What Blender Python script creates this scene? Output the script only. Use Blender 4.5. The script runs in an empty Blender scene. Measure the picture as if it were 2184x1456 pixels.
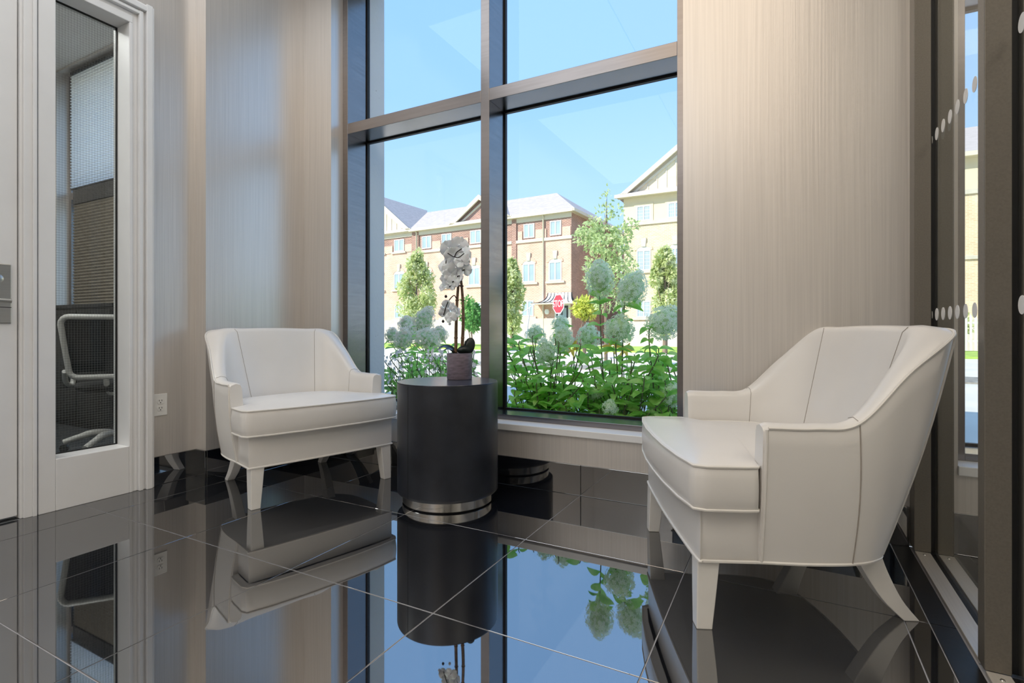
import bpy, bmesh, math, random
from mathutils import Vector, Matrix, noise
random.seed(7)
S = bpy.context.scene
COL = S.collection
PI = math.pi

# ------------------------------------------------------------------ camera
CAM_H, FPX, CX, HY = 0.85, 1110.0, 1092.0, 706.0
YAW = math.radians(27.7)
cd = bpy.data.cameras.new('camera'); cam = bpy.data.objects.new('camera', cd); COL.objects.link(cam)
cam.location = (0, 0, CAM_H); cam.rotation_euler = (PI/2, 0, YAW)
cd.sensor_width = 36; cd.lens = FPX/2184*36; cd.shift_y = -(728-HY)/2184
cd.clip_start = .05; cd.clip_end = 300
S.camera = cam
S.view_settings.view_transform = 'Standard'; S.view_settings.look = 'None'
S.view_settings.exposure = 0; S.view_settings.gamma = 1
S.view_settings.use_curve_mapping = False

# ------------------------------------------------------------------ sky and sun
W = bpy.data.worlds.new('sky'); S.world = W; W.use_nodes = True
nt = W.node_tree; nt.nodes.clear()
tc = nt.nodes.new('ShaderNodeTexCoord'); sep = nt.nodes.new('ShaderNodeSeparateXYZ')
rp = nt.nodes.new('ShaderNodeValToRGB'); bg = nt.nodes.new('ShaderNodeBackground'); ow = nt.nodes.new('ShaderNodeOutputWorld')
nt.links.new(tc.outputs['Generated'], sep.inputs[0]); nt.links.new(sep.outputs['Z'], rp.inputs[0])
nt.links.new(rp.outputs[0], bg.inputs[0]); nt.links.new(bg.outputs[0], ow.inputs[0])
e = rp.color_ramp.elements
e[0].position = 0.0; e[0].color = (.66, .82, 1.0, 1)
e[1].position = 0.75; e[1].color = (.26, .50, .95, 1)
x = e.new(.14); x.color = (.47, .70, 1.0, 1)
x = e.new(.40); x.color = (.30, .55, .97, 1)
bg.inputs[1].default_value = 1.42

def lamp(name, kind, loc, rot, energy, color, **kw):
    l = bpy.data.lights.new(name, kind); o = bpy.data.objects.new(name, l); COL.objects.link(o)
    o.location = loc; o.rotation_euler = rot; l.energy = energy; l.color = color
    for k, v in kw.items(): setattr(l, k, v)
    return o
sd = Vector((.50, .70, -.62))
lamp('sun', 'SUN', (0, 0, 20), sd.to_track_quat('-Z', 'Y').to_euler(), 7.0, (1, .93, .80), angle=math.radians(.6))
# unseen area lights added to brighten the lobby, the entrance vestibule and the office
lamp('lobby_fill', 'AREA', (-2.08, -.95, 3.6), (0, 0, 0), 57, (.91, .95, 1), shape='RECTANGLE', size=1.54, size_y=5.7)  # cool light added to turn the left side bluish
lamp('lobby_fill', 'AREA', (-.53, -.95, 3.6), (0, 0, 0), 53, (1, .84, .66), shape='RECTANGLE', size=1.54, size_y=5.7)  # warm light added for the right side
lamp('vestibule_fill', 'AREA', (1.9, .2, 3.6), (0, 0, 0), 34, (1, .90, .78), shape='RECTANGLE', size=.9, size_y=2.4)
lamp('office_fill', 'AREA', (-4.6, .5, 3.45), (0, 0, 0), 58, (1, .97, .93), shape='RECTANGLE', size=1.2, size_y=.6)

FW = Vector((-math.sin(YAW), math.cos(YAW), 0)); RT = Vector((math.cos(YAW), math.sin(YAW), 0))
def at(px, py, Y):
    """world point at depth Y (metres towards the street) seen at photo pixel px,py"""
    d = FW + RT*((px-CX)/FPX) + Vector((0, 0, (HY-py)/FPX))
    return Vector((0, 0, CAM_H)) + d*(Y/d.y)
def ppm(px, Y):
    d = FW + RT*((px-CX)/FPX); return FPX/(Y/d.y)

# ------------------------------------------------------------------ materials
class NT:
    def __init__(s, name):
        s.m = bpy.data.materials.new(name); s.m.use_nodes = True; s.t = s.m.node_tree
        s.b = s.t.nodes['Principled BSDF']; s.out = s.t.nodes['Material Output']
    def n(s, t, **kw):
        nd = s.t.nodes.new(t)
        for k, v in kw.items():
            if k in nd.inputs: nd.inputs[k].default_value = v
            else: setattr(nd, k, v)
        return nd
    def l(s, a, b): s.t.links.new(a, b)
    def pos(s, sc=(1, 1, 1), obj=False):
        mp = s.n('ShaderNodeMapping'); mp.inputs['Scale'].default_value = sc
        if obj: s.l(s.n('ShaderNodeTexCoord').outputs['Object'], mp.inputs[0])
        else: s.l(s.n('ShaderNodeNewGeometry').outputs['Position'], mp.inputs[0])
        return mp.outputs[0]
    def ramp(s, f, stops):
        r = s.n('ShaderNodeValToRGB'); el = r.color_ramp.elements
        while len(el) < len(stops): el.new(.5)
        for q, (p, c) in zip(el, stops): q.position = p; q.color = (*c, 1)
        s.l(f, r.inputs[0]); return r.outputs[0]
    def bump(s, f, st, dist=.002):
        b = s.n('ShaderNodeBump', Strength=st, Distance=dist); s.l(f, b.inputs['Height']); s.l(b.outputs[0], s.b.inputs['Normal'])

def mat(name, col, rough=.5, metal=0, ior=1.45, var=0, vscale=(20, 20, 20), bump=0, bscale=None, obj=False, **kw):
    q = NT(name); b = q.b
    b.inputs['Base Color'].default_value = (*col, 1); b.inputs['Roughness'].default_value = rough
    b.inputs['Metallic'].default_value = metal; b.inputs['IOR'].default_value = ior
    for k, v in kw.items(): b.inputs[k].default_value = v
    if var or bump:
        nz = q.n('ShaderNodeTexNoise', Scale=1.0, Detail=4.0); q.l(q.pos(vscale, obj), nz.inputs['Vector'])
        if var:
            lo = tuple(c*(1-var) for c in col); hi = tuple(min(1, c*(1+var)) for c in col)
            q.l(q.ramp(nz.outputs[0], [(.3, lo), (.7, hi)]), b.inputs['Base Color'])
        if bump:
            f = nz.outputs[0]
            if bscale:
                n2 = q.n('ShaderNodeTexNoise', Scale=1.0, Detail=3.0); q.l(q.pos(bscale, obj), n2.inputs['Vector']); f = n2.outputs[0]
            q.bump(f, bump)
    return q.m

M = {}
M['wallpaper'] = mat('pearl wallpaper', (.72, .68, .64), .30, .46, var=.06, vscale=(150, 150, 1.6), bump=.15)
M['ceiling'] = mat('ceiling paint', (.80, .79, .77), .8, var=.02)
M['white_trim'] = mat('white satin paint', (.80, .80, .80), .35, var=.02, vscale=(6, 6, 6))
M['granite'] = mat('polished black granite', (.006, .007, .010), .02, 0, 4.2, var=.5, vscale=(300, 300, 300))
M['border'] = mat('honed black stone', (.008, .008, .009), .35, var=.3, vscale=(60, 60, 60))
M['grout'] = mat('pale grout', (.42, .42, .44), .7, var=.1)
M['bronze'] = mat('dark bronze aluminium', (.26, .24, .235), .24, 1.0, var=.06, vscale=(3, 3, 60))
M['bronze_post'] = mat('bronze door metal', (.175, .158, .132), .42, .35, var=.08, vscale=(200, 200, 200))
M['gasket'] = mat('black rubber gasket', (.006, .006, .007), .5, var=.2)
M['track'] = mat('brushed aluminium track', (.62, .58, .53), .34, .45, var=.05, vscale=(200, 3, 10))
M['steel'] = mat('satin stainless steel', (.52, .51, .48), .3, 1.0, var=.05, vscale=(3, 3, 150))
M['chrome'] = mat('polished steel band', (.74, .73, .71), .13, 1.0, var=.03, vscale=(60, 60, 1))
M['vinyl'] = mat('ivory vinyl', (.80, .775, .74), .28, 0, 1.5, var=.02, vscale=(5, 5, 5), bump=.06, bscale=(160, 160, 160))
M['welt'] = mat('ivory welt', (.80, .77, .72), .35, var=.02)
M['seam'] = mat('seam groove shadow', (.36, .32, .28), .7, var=.1)  # dark colour paints the shade inside the seam grooves
M['leg'] = mat('white lacquered wood', (.80, .78, .74), .3, var=.02)
M['black_plastic'] = mat('black plastic', (.012, .013, .015), .4, var=.1)
M['mesh_fabric'] = mat('black mesh fabric', (.010, .012, .014), .7, var=.3, vscale=(150, 150, 150))
M['grey_plastic'] = mat('pale grey plastic', (.62, .62, .60), .4, var=.03)
M['carpet'] = mat('dark office carpet', (.035, .040, .045), .9, var=.35, vscale=(60, 60, 60))
M['cabinet_dark'] = mat('dark laminate', (.012, .014, .015), .4, var=.15, vscale=(3, 3, 40))
M['shade_white'] = mat('white pleated shade fabric', (.85, .86, .86), .8, var=.02, **{'Transmission Weight': 0.0})
M['shade_taupe'] = mat('taupe pleated shade fabric', (.28, .25, .20), .8, var=.06, vscale=(20, 20, 3))
M['outlet'] = mat('white outlet plastic', (.82, .82, .80), .3, var=.01)
M['outlet_slot'] = mat('outlet slot', (.02, .02, .02), .6, var=.1)
M['petal'] = mat('white orchid petal', (.84, .86, .88), .5, var=.04, vscale=(60, 60, 60), **{'Subsurface Weight': .15})
M['lip'] = mat('dark orchid throat', (.025, .02, .02), .5, var=.2)
M['orchid_leaf'] = mat('dark orchid leaf', (.010, .018, .016), .3, var=.3, vscale=(30, 30, 30))
M['cane'] = mat('brown cane', (.16, .095, .05), .4, var=.5, vscale=(30, 30, 70))
M['pot'] = mat('lilac grey ceramic', (.20, .165, .20), .4, var=.3, vscale=(25, 25, 90), bump=.2)
M['soil'] = mat('moss', (.05, .05, .04), .9, var=.4, vscale=(80, 80, 80))
M['concrete'] = mat('pale precast concrete', (.60, .62, .64), .85, var=.06, vscale=(14, 14, 14))
M['stone_white'] = mat('pale cast stone', (.56, .51, .43), .8, var=.08, vscale=(3, 3, 3))
M['window_white'] = mat('white vinyl frame', (.72, .70, .66), .4, var=.02)
M['cream'] = mat('cream siding', (.72, .60, .42), .8, var=.04, vscale=(2, 2, 2))
M['shingle'] = mat('grey shingles', (.46, .41, .40), .9, var=.14, vscale=(3, 3, 14))
M['gutter'] = mat('cream gutter', (.64, .57, .46), .5, var=.03)
M['soffit'] = mat('soffit', (.60, .52, .40), .7, var=.03)
M['house_glass'] = mat('house window glass', (.34, .43, .50), .12, 0, 1.6, var=.12, vscale=(1, 1, .8))
M['canopy'] = mat('pale standing seam metal', (.78, .80, .82), .35, .3, var=.04)
M['black_metal'] = mat('black metal', (.015, .015, .017), .4, var=.1)
M['door_dark'] = mat('dark entry door', (.05, .045, .05), .4, var=.15)
M['lawn'] = mat('sunny lawn', (.36, .52, .10), .95, var=.35, vscale=(3, 3, 3))
M['asphalt'] = mat('pale paving', (.74, .69, .61), .9, var=.10, vscale=(1.2, 1.2, 1.2))
M['gravel'] = mat('grey gravel', (.30, .28, .25), .95, var=.5, vscale=(9, 9, 9))
M['mulch'] = mat('planting bed soil', (.12, .09, .06), .95, var=.5, vscale=(20, 20, 20))
M['bark'] = mat('tree bark', (.20, .15, .11), .9, var=.3, vscale=(10, 10, 3))
M['green_stem'] = mat('woody green stem', (.13, .14, .06), .7, var=.3, vscale=(30, 30, 8))
M['sign_red'] = mat('sign red', (.60, .04, .06), .5, var=.05)
M['sign_white'] = mat('sign white', (.85, .84, .82), .5, var=.02)
M['galv'] = mat('galvanised post', (.60, .60, .60), .5, .4, var=.05)
M['orange'] = mat('orange lily petal', (.98, .62, .08), .6, var=.2, vscale=(20, 20, 20))
M['white_petal'] = mat('small white blossom', (.85, .82, .80), .7, var=.05, vscale=(40, 40, 40))

def leaf_mat(name, stops, scale=9, trans=.35):
    q = NT(name); nz = q.n('ShaderNodeTexNoise', Scale=1.0, Detail=3.0); q.l(q.pos((scale,)*3), nz.inputs['Vector'])
    c = q.ramp(nz.outputs[0], stops); q.l(c, q.b.inputs['Base Color']); q.b.inputs['Roughness'].default_value = .5
    tr = q.n('ShaderNodeBsdfTranslucent'); q.l(c, tr.inputs[0])
    mx = q.n('ShaderNodeMixShader'); mx.inputs[0].default_value = trans
    q.l(q.b.outputs[0], mx.inputs[1]); q.l(tr.outputs[0], mx.inputs[2]); q.l(mx.outputs[0], q.out.inputs[0]); return q.m
M['hyd_leaf'] = leaf_mat('hydrangea leaf', [(.3, (.22, .58, .07)), (.5, (.44, .80, .16)), (.7, (.72, .93, .32))], 12, .5)
M['hyd_flower'] = leaf_mat('hydrangea floret', [(.3, (.80, .94, .66)), (.5, (.93, .98, .82)), (.7, (.99, .99, .93))], 40, .5)
M['hyd_pink'] = leaf_mat('faded hydrangea floret', [(.3, (.92, .76, .62)), (.5, (.98, .88, .76)), (.7, (.99, .95, .88))], 40, .5)
M['hyd_core'] = mat('hydrangea head core', (.50, .68, .36), .8, var=.2, vscale=(40, 40, 40))
M['tree_leaf'] = leaf_mat('pear tree leaf', [(.3, (.34, .44, .13)), (.5, (.66, .72, .36)), (.68, (.95, .95, .72))], 4.0, .5)
M['tree_leaf_b'] = leaf_mat('young tree leaf', [(.3, (.30, .42, .16)), (.5, (.52, .64, .30)), (.7, (.80, .82, .50))], 5, .5)
M['yellow_leaf'] = leaf_mat('yellow green leaf', [(.3, (.42, .50, .06)), (.6, (.72, .74, .14)), (.8, (.88, .84, .40))], 5)
M['dark_leaf'] = leaf_mat('dark shrub leaf', [(.3, (.06, .22, .05)), (.5, (.16, .42, .10)), (.75, (.40, .62, .24))], 3, .5)

def brick_mat(name, c1, c2, mortar, rough=.9):
    q = NT(name); tcn = q.n('ShaderNodeTexCoord'); sp = q.n('ShaderNodeSeparateXYZ'); q.l(tcn.outputs['Object'], sp.inputs[0])
    ad = q.n('ShaderNodeMath', operation='ADD'); q.l(sp.outputs['X'], ad.inputs[0]); q.l(sp.outputs['Y'], ad.inputs[1])
    cb = q.n('ShaderNodeCombineXYZ'); q.l(ad.outputs[0], cb.inputs[0]); q.l(sp.outputs['Z'], cb.inputs[1])
    br = q.n('ShaderNodeTexBrick', Scale=1.0); q.l(cb.outputs[0], br.inputs['Vector'])
    br.inputs['Color1'].default_value = (*c1, 1); br.inputs['Color2'].default_value = (*c2, 1); br.inputs['Mortar'].default_value = (*mortar, 1)
    br.inputs['Brick Width'].default_value = .23; br.inputs['Row Height'].default_value = .08; br.inputs['Mortar Size'].default_value = .012
    nz = q.n('ShaderNodeTexNoise', Scale=.9, Detail=3.0); q.l(tcn.outputs['Object'], nz.inputs['Vector'])
    mx = q.n('ShaderNodeMix', data_type='RGBA', blend_type='MULTIPLY'); mx.inputs[0].default_value = 1
    q.l(br.outputs[0], mx.inputs[6]); q.l(q.ramp(nz.outputs[0], [(.3, (.85, .85, .85)), (.7, (1.1, 1.1, 1.1))]), mx.inputs[7])
    q.l(mx.outputs[2], q.b.inputs['Base Color']); q.b.inputs['Roughness'].default_value = rough; return q.m
M['brick'] = brick_mat('salmon brick', (.74, .41, .31), (.64, .34, .25), (.76, .58, .48))
M['brick_dark'] = brick_mat('dark red brick', (.34, .165, .13), (.23, .11, .09), (.52, .40, .34))
M['brick_tan'] = brick_mat('tan brick', (.74, .55, .36), (.62, .44, .27), (.78, .66, .50))

def glass_mat(name, tint, refl=.92, grid=False):
    q = NT(name); q.t.nodes.remove(q.b)
    tr = q.n('ShaderNodeBsdfTransparent'); tr.inputs[0].default_value = (*tint, 1)
    gl = q.n('ShaderNodeBsdfGlossy', Roughness=.0); fr = q.n('ShaderNodeLayerWeight', Blend=.5)
    pw = q.n('ShaderNodeMath', operation='POWER'); pw.inputs[1].default_value = 5; q.l(fr.outputs['Facing'], pw.inputs[0])
    ma = q.n('ShaderNodeMath', operation='MULTIPLY_ADD'); ma.inputs[1].default_value = refl; ma.inputs[2].default_value = .018; q.l(pw.outputs[0], ma.inputs[0])
    mx = q.n('ShaderNodeMixShader'); q.l(ma.outputs[0], mx.inputs[0]); q.l(tr.outputs[0], mx.inputs[1]); q.l(gl.outputs[0], mx.inputs[2])
    o = mx.outputs[0]
    if grid:   # wires cast into the pane
        sp = q.n('ShaderNodeSeparateXYZ'); q.l(q.pos((1, 1, 1)), sp.inputs[0]); ms = []
        for ax in ('Y', 'Z'):
            m1 = q.n('ShaderNodeMath', operation='MULTIPLY'); m1.inputs[1].default_value = 1/.0125; q.l(sp.outputs[ax], m1.inputs[0])
            m2 = q.n('ShaderNodeMath', operation='FRACT'); q.l(m1.outputs[0], m2.inputs[0])
            m3 = q.n('ShaderNodeMath', operation='LESS_THAN'); m3.inputs[1].default_value = .04; q.l(m2.outputs[0], m3.inputs[0]); ms.append(m3)
        mm = q.n('ShaderNodeMath', operation='MAXIMUM'); q.l(ms[0].outputs[0], mm.inputs[0]); q.l(ms[1].outputs[0], mm.inputs[1])
        df = q.n('ShaderNodeBsdfDiffuse'); df.inputs[0].default_value = (.16, .17, .17, 1)
        m4 = q.n('ShaderNodeMixShader'); q.l(mm.outputs[0], m4.inputs[0]); q.l(o, m4.inputs[1]); q.l(df.outputs[0], m4.inputs[2]); o = m4.outputs[0]
    q.l(o, q.out.inputs[0]); return q.m
M['glass'] = glass_mat('clear glazing', (.97, .985, .98))
M['partition_glass'] = glass_mat('coated partition glass', (.97, .985, .98), .35)
M['wired_glass'] = glass_mat('wired glass', (.88, .91, .91), grid=True)
def pit_mat():
    q = NT('pitted precast concrete'); v = q.n('ShaderNodeTexVoronoi', Scale=38.0); q.l(q.pos(), v.inputs['Vector'])
    nz = q.n('ShaderNodeTexNoise', Scale=9.0); q.l(q.pos(), nz.inputs['Vector'])
    a = q.n('ShaderNodeMath', operation='ADD'); q.l(v.outputs['Distance'], a.inputs[0]); q.l(nz.outputs[0], a.inputs[1])
    q.l(q.ramp(a.outputs[0], [(.42, (.14, .15, .17)), (.50, (.66, .67, .68))]), q.b.inputs['Base Color']); q.b.inputs['Roughness'].default_value = .9
    q.bump(a.outputs[0], .3); return q.m
M['pitted'] = pit_mat()
def drum_mat():
    q = NT('charcoal shagreen'); nz = q.n('ShaderNodeTexNoise', Scale=7.0, Detail=5.0); q.l(q.pos(), nz.inputs['Vector'])
    c = q.ramp(nz.outputs[0], [(.3, (.008, .010, .015)), (.7, (.022, .026, .036))])
    n2 = q.n('ShaderNodeTexNoise', Scale=1.0, Detail=2.0); q.l(q.pos((26, 26, 9)), n2.inputs['Vector'])
    mx = q.n('ShaderNodeMix', data_type='RGBA'); q.l(q.ramp(n2.outputs[0], [(.76, (0, 0, 0)), (.80, (.5, .5, .5))]), mx.inputs[0])
    q.l(c, mx.inputs[6]); mx.inputs[7].default_value = (.10, .11, .13, 1); q.l(mx.outputs[2], q.b.inputs['Base Color'])
    q.b.inputs['Roughness'].default_value = .36
    n3 = q.n('ShaderNodeTexNoise', Scale=240.0); q.l(q.pos(), n3.inputs['Vector']); q.bump(n3.outputs[0], .15, .001); return q.m
M['drum'] = drum_mat()

# ------------------------------------------------------------------ mesh helpers
class MB:
    def __init__(s): s.v = []; s.f = []
    def add(s, vs, fs):
        o = len(s.v); s.v += [tuple(p) for p in vs]; s.f += [tuple(i+o for i in f) for f in fs]; return s
    def box(s, x0, x1, y0, y1, z0, z1):
        x0, x1 = min(x0, x1), max(x0, x1); y0, y1 = min(y0, y1), max(y0, y1); z0, z1 = min(z0, z1), max(z0, z1)
        return s.add([(x0,y0,z0),(x1,y0,z0),(x1,y1,z0),(x0,y1,z0),(x0,y0,z1),(x1,y0,z1),(x1,y1,z1),(x0,y1,z1)],
                     [(0,3,2,1),(4,5,6,7),(0,1,5,4),(1,2,6,5),(2,3,7,6),(3,0,4,7)])
    def grid(s, rows, close=False):
        n = len(rows[0]); vs = [p for r in rows for p in r]; fs = []
        for i in range(len(rows)-1):
            for j in range(n if close else n-1):
                k = (j+1) % n; fs.append((i*n+j, i*n+k, (i+1)*n+k, (i+1)*n+j))
        return s.add(vs, fs)
    def tube(s, path, r, n=6, cap=True, closed=False):
        P = [Vector(p) for p in path]; rows = []; N = len(P)
        rr = r if isinstance(r, (list, tuple)) else [r]*N
        up = Vector((.13, .29, .95)).normalized(); prev = None
        for i, p in enumerate(P):
            a = P[(i-1) % N] if (closed or i > 0) else P[i]; b = P[(i+1) % N] if (closed or i < N-1) else P[i]
            t = (b-a)
            if t.length < 1e-9: t = Vector((0, 0, 1))
            t.normalize()
            u = (prev if prev else up); u = u - t*u.dot(t)
            if u.length < 1e-3: u = Vector((1, 0, 0)) - t*t.x
            u.normalize(); prev = u; w = t.cross(u)
            rows.append([p + (u*math.cos(2*PI*k/n) + w*math.sin(2*PI*k/n))*rr[i] for k in range(n)])
        if closed: rows.append(rows[0])
        s.grid(rows, True)
        if cap and not closed:
            o = len(s.v); s.v += [tuple(q) for q in rows[0]] + [tuple(q) for q in rows[-1]]
            s.f += [tuple(o+k for k in reversed(range(n))), tuple(o+n+k for k in range(n))]
        return s
    def lathe(s, prof, n=40, cx=0, cy=0):
        rows = [[(cx+r*math.cos(2*PI*k/n), cy+r*math.sin(2*PI*k/n), z) for k in range(n)] for r, z in prof]
        return s.grid(rows, True)
    def prism(s, poly, d0, d1, axis='z'):
        """extrude a 2-D polygon; axis z: (x,y), y: (x,z), x: (y,z)"""
        n = len(poly)
        def P(a, b, d): return {'z': (a, b, d), 'y': (a, d, b), 'x': (d, a, b)}[axis]
        return s.add([P(a, b, d0) for a, b in poly] + [P(a, b, d1) for a, b in poly],
              [tuple(reversed(range(n))), tuple(range(n, 2*n))] + [(i, (i+1) % n, n+(i+1) % n, n+i) for i in range(n)])
    def mesh(s, name, m, smooth=False):
        me = bpy.data.meshes.new(name); me.from_pydata(s.v, [], s.f); me.update()
        bm = bmesh.new(); bm.from_mesh(me); bmesh.ops.remove_doubles(bm, verts=bm.verts, dist=1e-6)
        bmesh.ops.recalc_face_normals(bm, faces=bm.faces); bm.to_mesh(me); bm.free()
        me.materials.append(m)
        if smooth:
            for p in me.polygons: p.use_smooth = True
            try: me.set_sharp_from_angle(angle=math.radians(smooth if smooth is not True else 50))
            except Exception: pass
        return me
    def raw(s, name, m, smooth=False):
        me = bpy.data.meshes.new(name); me.from_pydata(s.v, [], s.f); me.update(); me.materials.append(m)
        if smooth: me.polygons.foreach_set('use_smooth', [True]*len(me.polygons))
        return me
def link(name, me, parent=None, loc=None, bevel=0):
    o = bpy.data.objects.new(name, me); COL.objects.link(o)
    if parent: o.parent = parent
    if loc is not None: o.location = loc
    if bevel:
        b = o.modifiers.new('bevel', 'BEVEL'); b.width = bevel; b.segments = 2; b.limit_method = 'ANGLE'; b.angle_limit = .7
    return o
def part(name, mb, m, parent, smooth=False, bevel=0, label=None):
    o = link(name, mb.mesh(name, m, smooth), parent, None, bevel)
    if label: o['label'] = label
    return o
def boxp(name, b, m, parent, bevel=.0015): return part(name, MB().box(*b), M[m], parent, False, bevel)
def thing(name, label, cat, loc=(0, 0, 0), rz=0, group=None):
    o = bpy.data.objects.new(name, None); COL.objects.link(o); o.location = loc; o.rotation_euler = (0, 0, rz)
    o.empty_display_size = .1; o['label'] = label; o['category'] = cat
    if group: o['group'] = group
    return o
def struct(name, mb, m, bevel=0, label=None, smooth=False):
    o = link(name, mb.mesh(name, M[m], smooth), None, None, bevel); o['kind'] = 'structure'
    if label: o['label'] = label
    return o
def root(name, label=None):
    o = bpy.data.objects.new(name, None); COL.objects.link(o); o['kind'] = 'structure'
    if label: o['label'] = label
    return o
def stuff(o): o['kind'] = 'stuff'; return o
def bez(pts, n=24):
    """Catmull-Rom through points"""
    P = [Vector(p) for p in pts]; P = [P[0]*2-P[1]] + P + [P[-1]*2-P[-2]]; out = []
    k = len(P)-3
    for i in range(k):
        for j in range(n if i < k-1 else n+1):
            t = j/n; a, b, c, d = P[i:i+4]
            out.append(.5*((2*b)+(c-a)*t+(2*a-5*b+4*c-d)*t*t+(3*b-a-3*c+d)*t*t*t))
    return out

# ================================================================== ROOM SHELL
YW, YF, YG, YE = 2.555, 2.66, 2.855, 3.05     # wall face, window-frame face, glass, outer face
ZC = 3.68
XL, XB = -3.08, -2.985                        # left wall, boxed-out part of it
# floor: polished granite tiles on a grout bed
fl = struct('floor', MB().box(-3.08, 3.2, -4, YW, -.06, -.0022), 'grout')
def tile_mesh(w, d):
    c = .0007
    lo = [(-w/2, -d/2), (w/2, -d/2), (w/2, d/2), (-w/2, d/2)]
    mb = MB().grid([[(a, b, -.02) for a, b in lo], [(a, b, -c) for a, b in lo], [(a-math.copysign(c, a), b-math.copysign(c, b), 0) for a, b in lo]], True)
    mb.f.append((8, 9, 10, 11)); return mb.mesh('tile', M['granite'])
tcache = {}
def tile(x0, x1, y0, y1, par):
    g = .0017; k = (round(x1-x0, 4), round(y1-y0, 4))
    if k not in tcache: tcache[k] = tile_mesh(x1-x0-2*g, y1-y0-2*g)
    return link('tile', tcache[k], par, ((x0+x1)/2, (y0+y1)/2, 0))
xs = [-3.07] + [-.94+.6245*k for k in range(-3, 3)] + [.372]
ys = [YW-.006] + [2.5325-.6275*k for k in range(1, 8)]
for i in range(len(xs)-1):
    for j in range(len(ys)-1): tile(xs[i], xs[i+1], ys[j+1], ys[j], fl)
for i in range(4):
    for j in range(len(ys)-1): tile(.556+.66*i, .556+.66*(i+1), ys[j+1], ys[j], fl)
for j in range(len(ys)-1): boxp('border_tile', (.3735, .4335, ys[j+1]+.001, ys[j]-.001, -.02, .001), 'border', fl, .001)      # narrow border along the glazed partition
struct('ceiling', MB().box(-7.5, 3.4, -4.1, YE, ZC, ZC+.2), 'ceiling')

# window wall with its openings
OP = [(-6.62, -4.1), (-2.727, -.428), (.585, 2.75)]
wb = MB(); we = MB()
edges = [-7.4] + [v for o in OP for v in o] + [3.3]
for k in range(0, len(edges), 2):
    wb.box(edges[k], edges[k+1], YW, YG, 0, ZC); we.box(edges[k]-(0 if k == 0 else .030), edges[k+1]+(0 if k == 6 else .030), YG+.003, YE, -.1, ZC+.3)
for a, b in OP:
    wb.box(a, b, YW, YG, 0, .30); hz = 3.50 if a < -5 else 3.40; wb.box(a, b, YW, YG, hz, ZC); we.box(a, b, YG+.003, YE, -.1, .30); we.box(a, b, YG+.003, YE, hz, ZC+.3)
struct('wall_window_side', wb, 'wallpaper'); struct('wall_exterior', we, 'pitted')
# left wall: two faces with a step, opening for door and sidelight
wl = MB()
wl.box(XL, XL-.13, 1.58, 1.853, 0, ZC); wl.box(XL, XL-.13, -4, .06, 0, ZC); wl.box(XL, XL-.13, .06, 1.58, 2.57, ZC); wl.box(XB, XL-.13, 1.853, YW, 0, ZC)
struct('wall_left', wl, 'wallpaper')
struct('wall_back', MB().box(-7.4, 3.3, -4.1, -4.0, 0, ZC), 'wallpaper')
struct('wall_office', MB().box(-7.4, -7.3, -4, YW, 0, ZC).box(-7.3, -3.21, -.1, 0, 0, ZC), 'wallpaper')
struct('wall_vestibule', MB().box(3.2, 3.3, -4, YW, 0, ZC), 'wallpaper')
struct('floor_office', MB().box(-7.3, -3.085, 0, YW, -.06, 0), 'carpet')
struct('ceiling_office', MB().box(-7.3, -3.21, 0, YW, 3.52, 3.56), 'ceiling')

# white ledge under the windows
for n, (a, b) in enumerate(OP[1:], 1):
    struct('trim_%d' % n, MB().box(a-.001, b+.001, YW-.012, YG, .30, .336), 'white_trim', .003, 'white painted ledge below the window')
# black granite baseboards in pieces
bb = root('baseboard_window_side')
for a, b in [(XB, -2.19), (-2.19, -1.565), (-1.565, -.935), (-.935, -.315), (-.315, .434)]:
    boxp('tile', (a+.001, b-.001, YW-.012, YW-.0005, .0005, .157), 'granite', bb)
for a, b in [(.557, 1.2), (1.2, 1.83), (1.83, 2.46), (2.46, 3.19)]:
    boxp('tile', (a+.001, b-.001, YW-.012, YW-.0005, .0005, .157), 'granite', bb)
bb = root('baseboard_left')
boxp('tile', (XL+.0005, XL+.012, 1.606, 1.853, .0005, .157), 'granite', bb)
boxp('tile', (XL+.0125, XB+.0105, 1.841, 1.8525, .0005, .157), 'granite', bb)
boxp('tile', (XB+.0005, XB+.012, 1.8535, YW-.013, .0005, .157), 'granite', bb)
boxp('tile', (XL+.0005, XL+.012, -3.99, .0, .0005, .157), 'granite', bb)

# windows: bronze frame members with deep sides, panes of glass
def window(name, a, b, mulls, trans=True, head=3.40):
    w = root(name); bw = .046
    boxp('jamb', (a, a+bw, YF, YG+.02, .336, head), 'bronze', w); boxp('jamb', (b-bw, b, YF, YG+.02, .336, head), 'bronze', w)
    boxp('bottom_rail', (a+bw, b-bw, YF, YG+.02, .336, .366), 'bronze', w); boxp('head_rail', (a+bw, b-bw, YF, YG+.02, head-.06, head), 'bronze', w)
    xs = [a+bw] + [q for m in mulls for q in (m-.029, m+.029)] + [b-bw]
    for m in mulls: boxp('mullion', (m-.029, m+.029, YF, YG+.02, .366, head-.06), 'bronze', w)
    for k in range(0, len(xs), 2):
        boxp('transom', (xs[k], xs[k+1], YF, YG+.02, 2.213, 2.285), 'bronze', w)
        for z0, z1 in ((.366, 2.213), (2.285, head-.06)):
            g = .010; x0, x1 = xs[k], xs[k+1]
            bd = MB().box(x0, x0+g, YG-.012, YG+.012, z0, z1).box(x1-g, x1, YG-.012, YG+.012, z0, z1).box(x0+g, x1-g, YG-.012, YG+.012, z0, z0+g).box(x0+g, x1-g, YG-.012, YG+.012, z1-g, z1)
            part('gasket', bd, M['gasket'], w)
            part('pane', MB().box(x0+g, x1-g, YG-.002, YG+.002, z0+g, z1-g), M['glass'], w)
    return w
window('window_1', -2.727, -.428, [-1.578])
window('window_2', .585, 2.75, [1.67])
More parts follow.
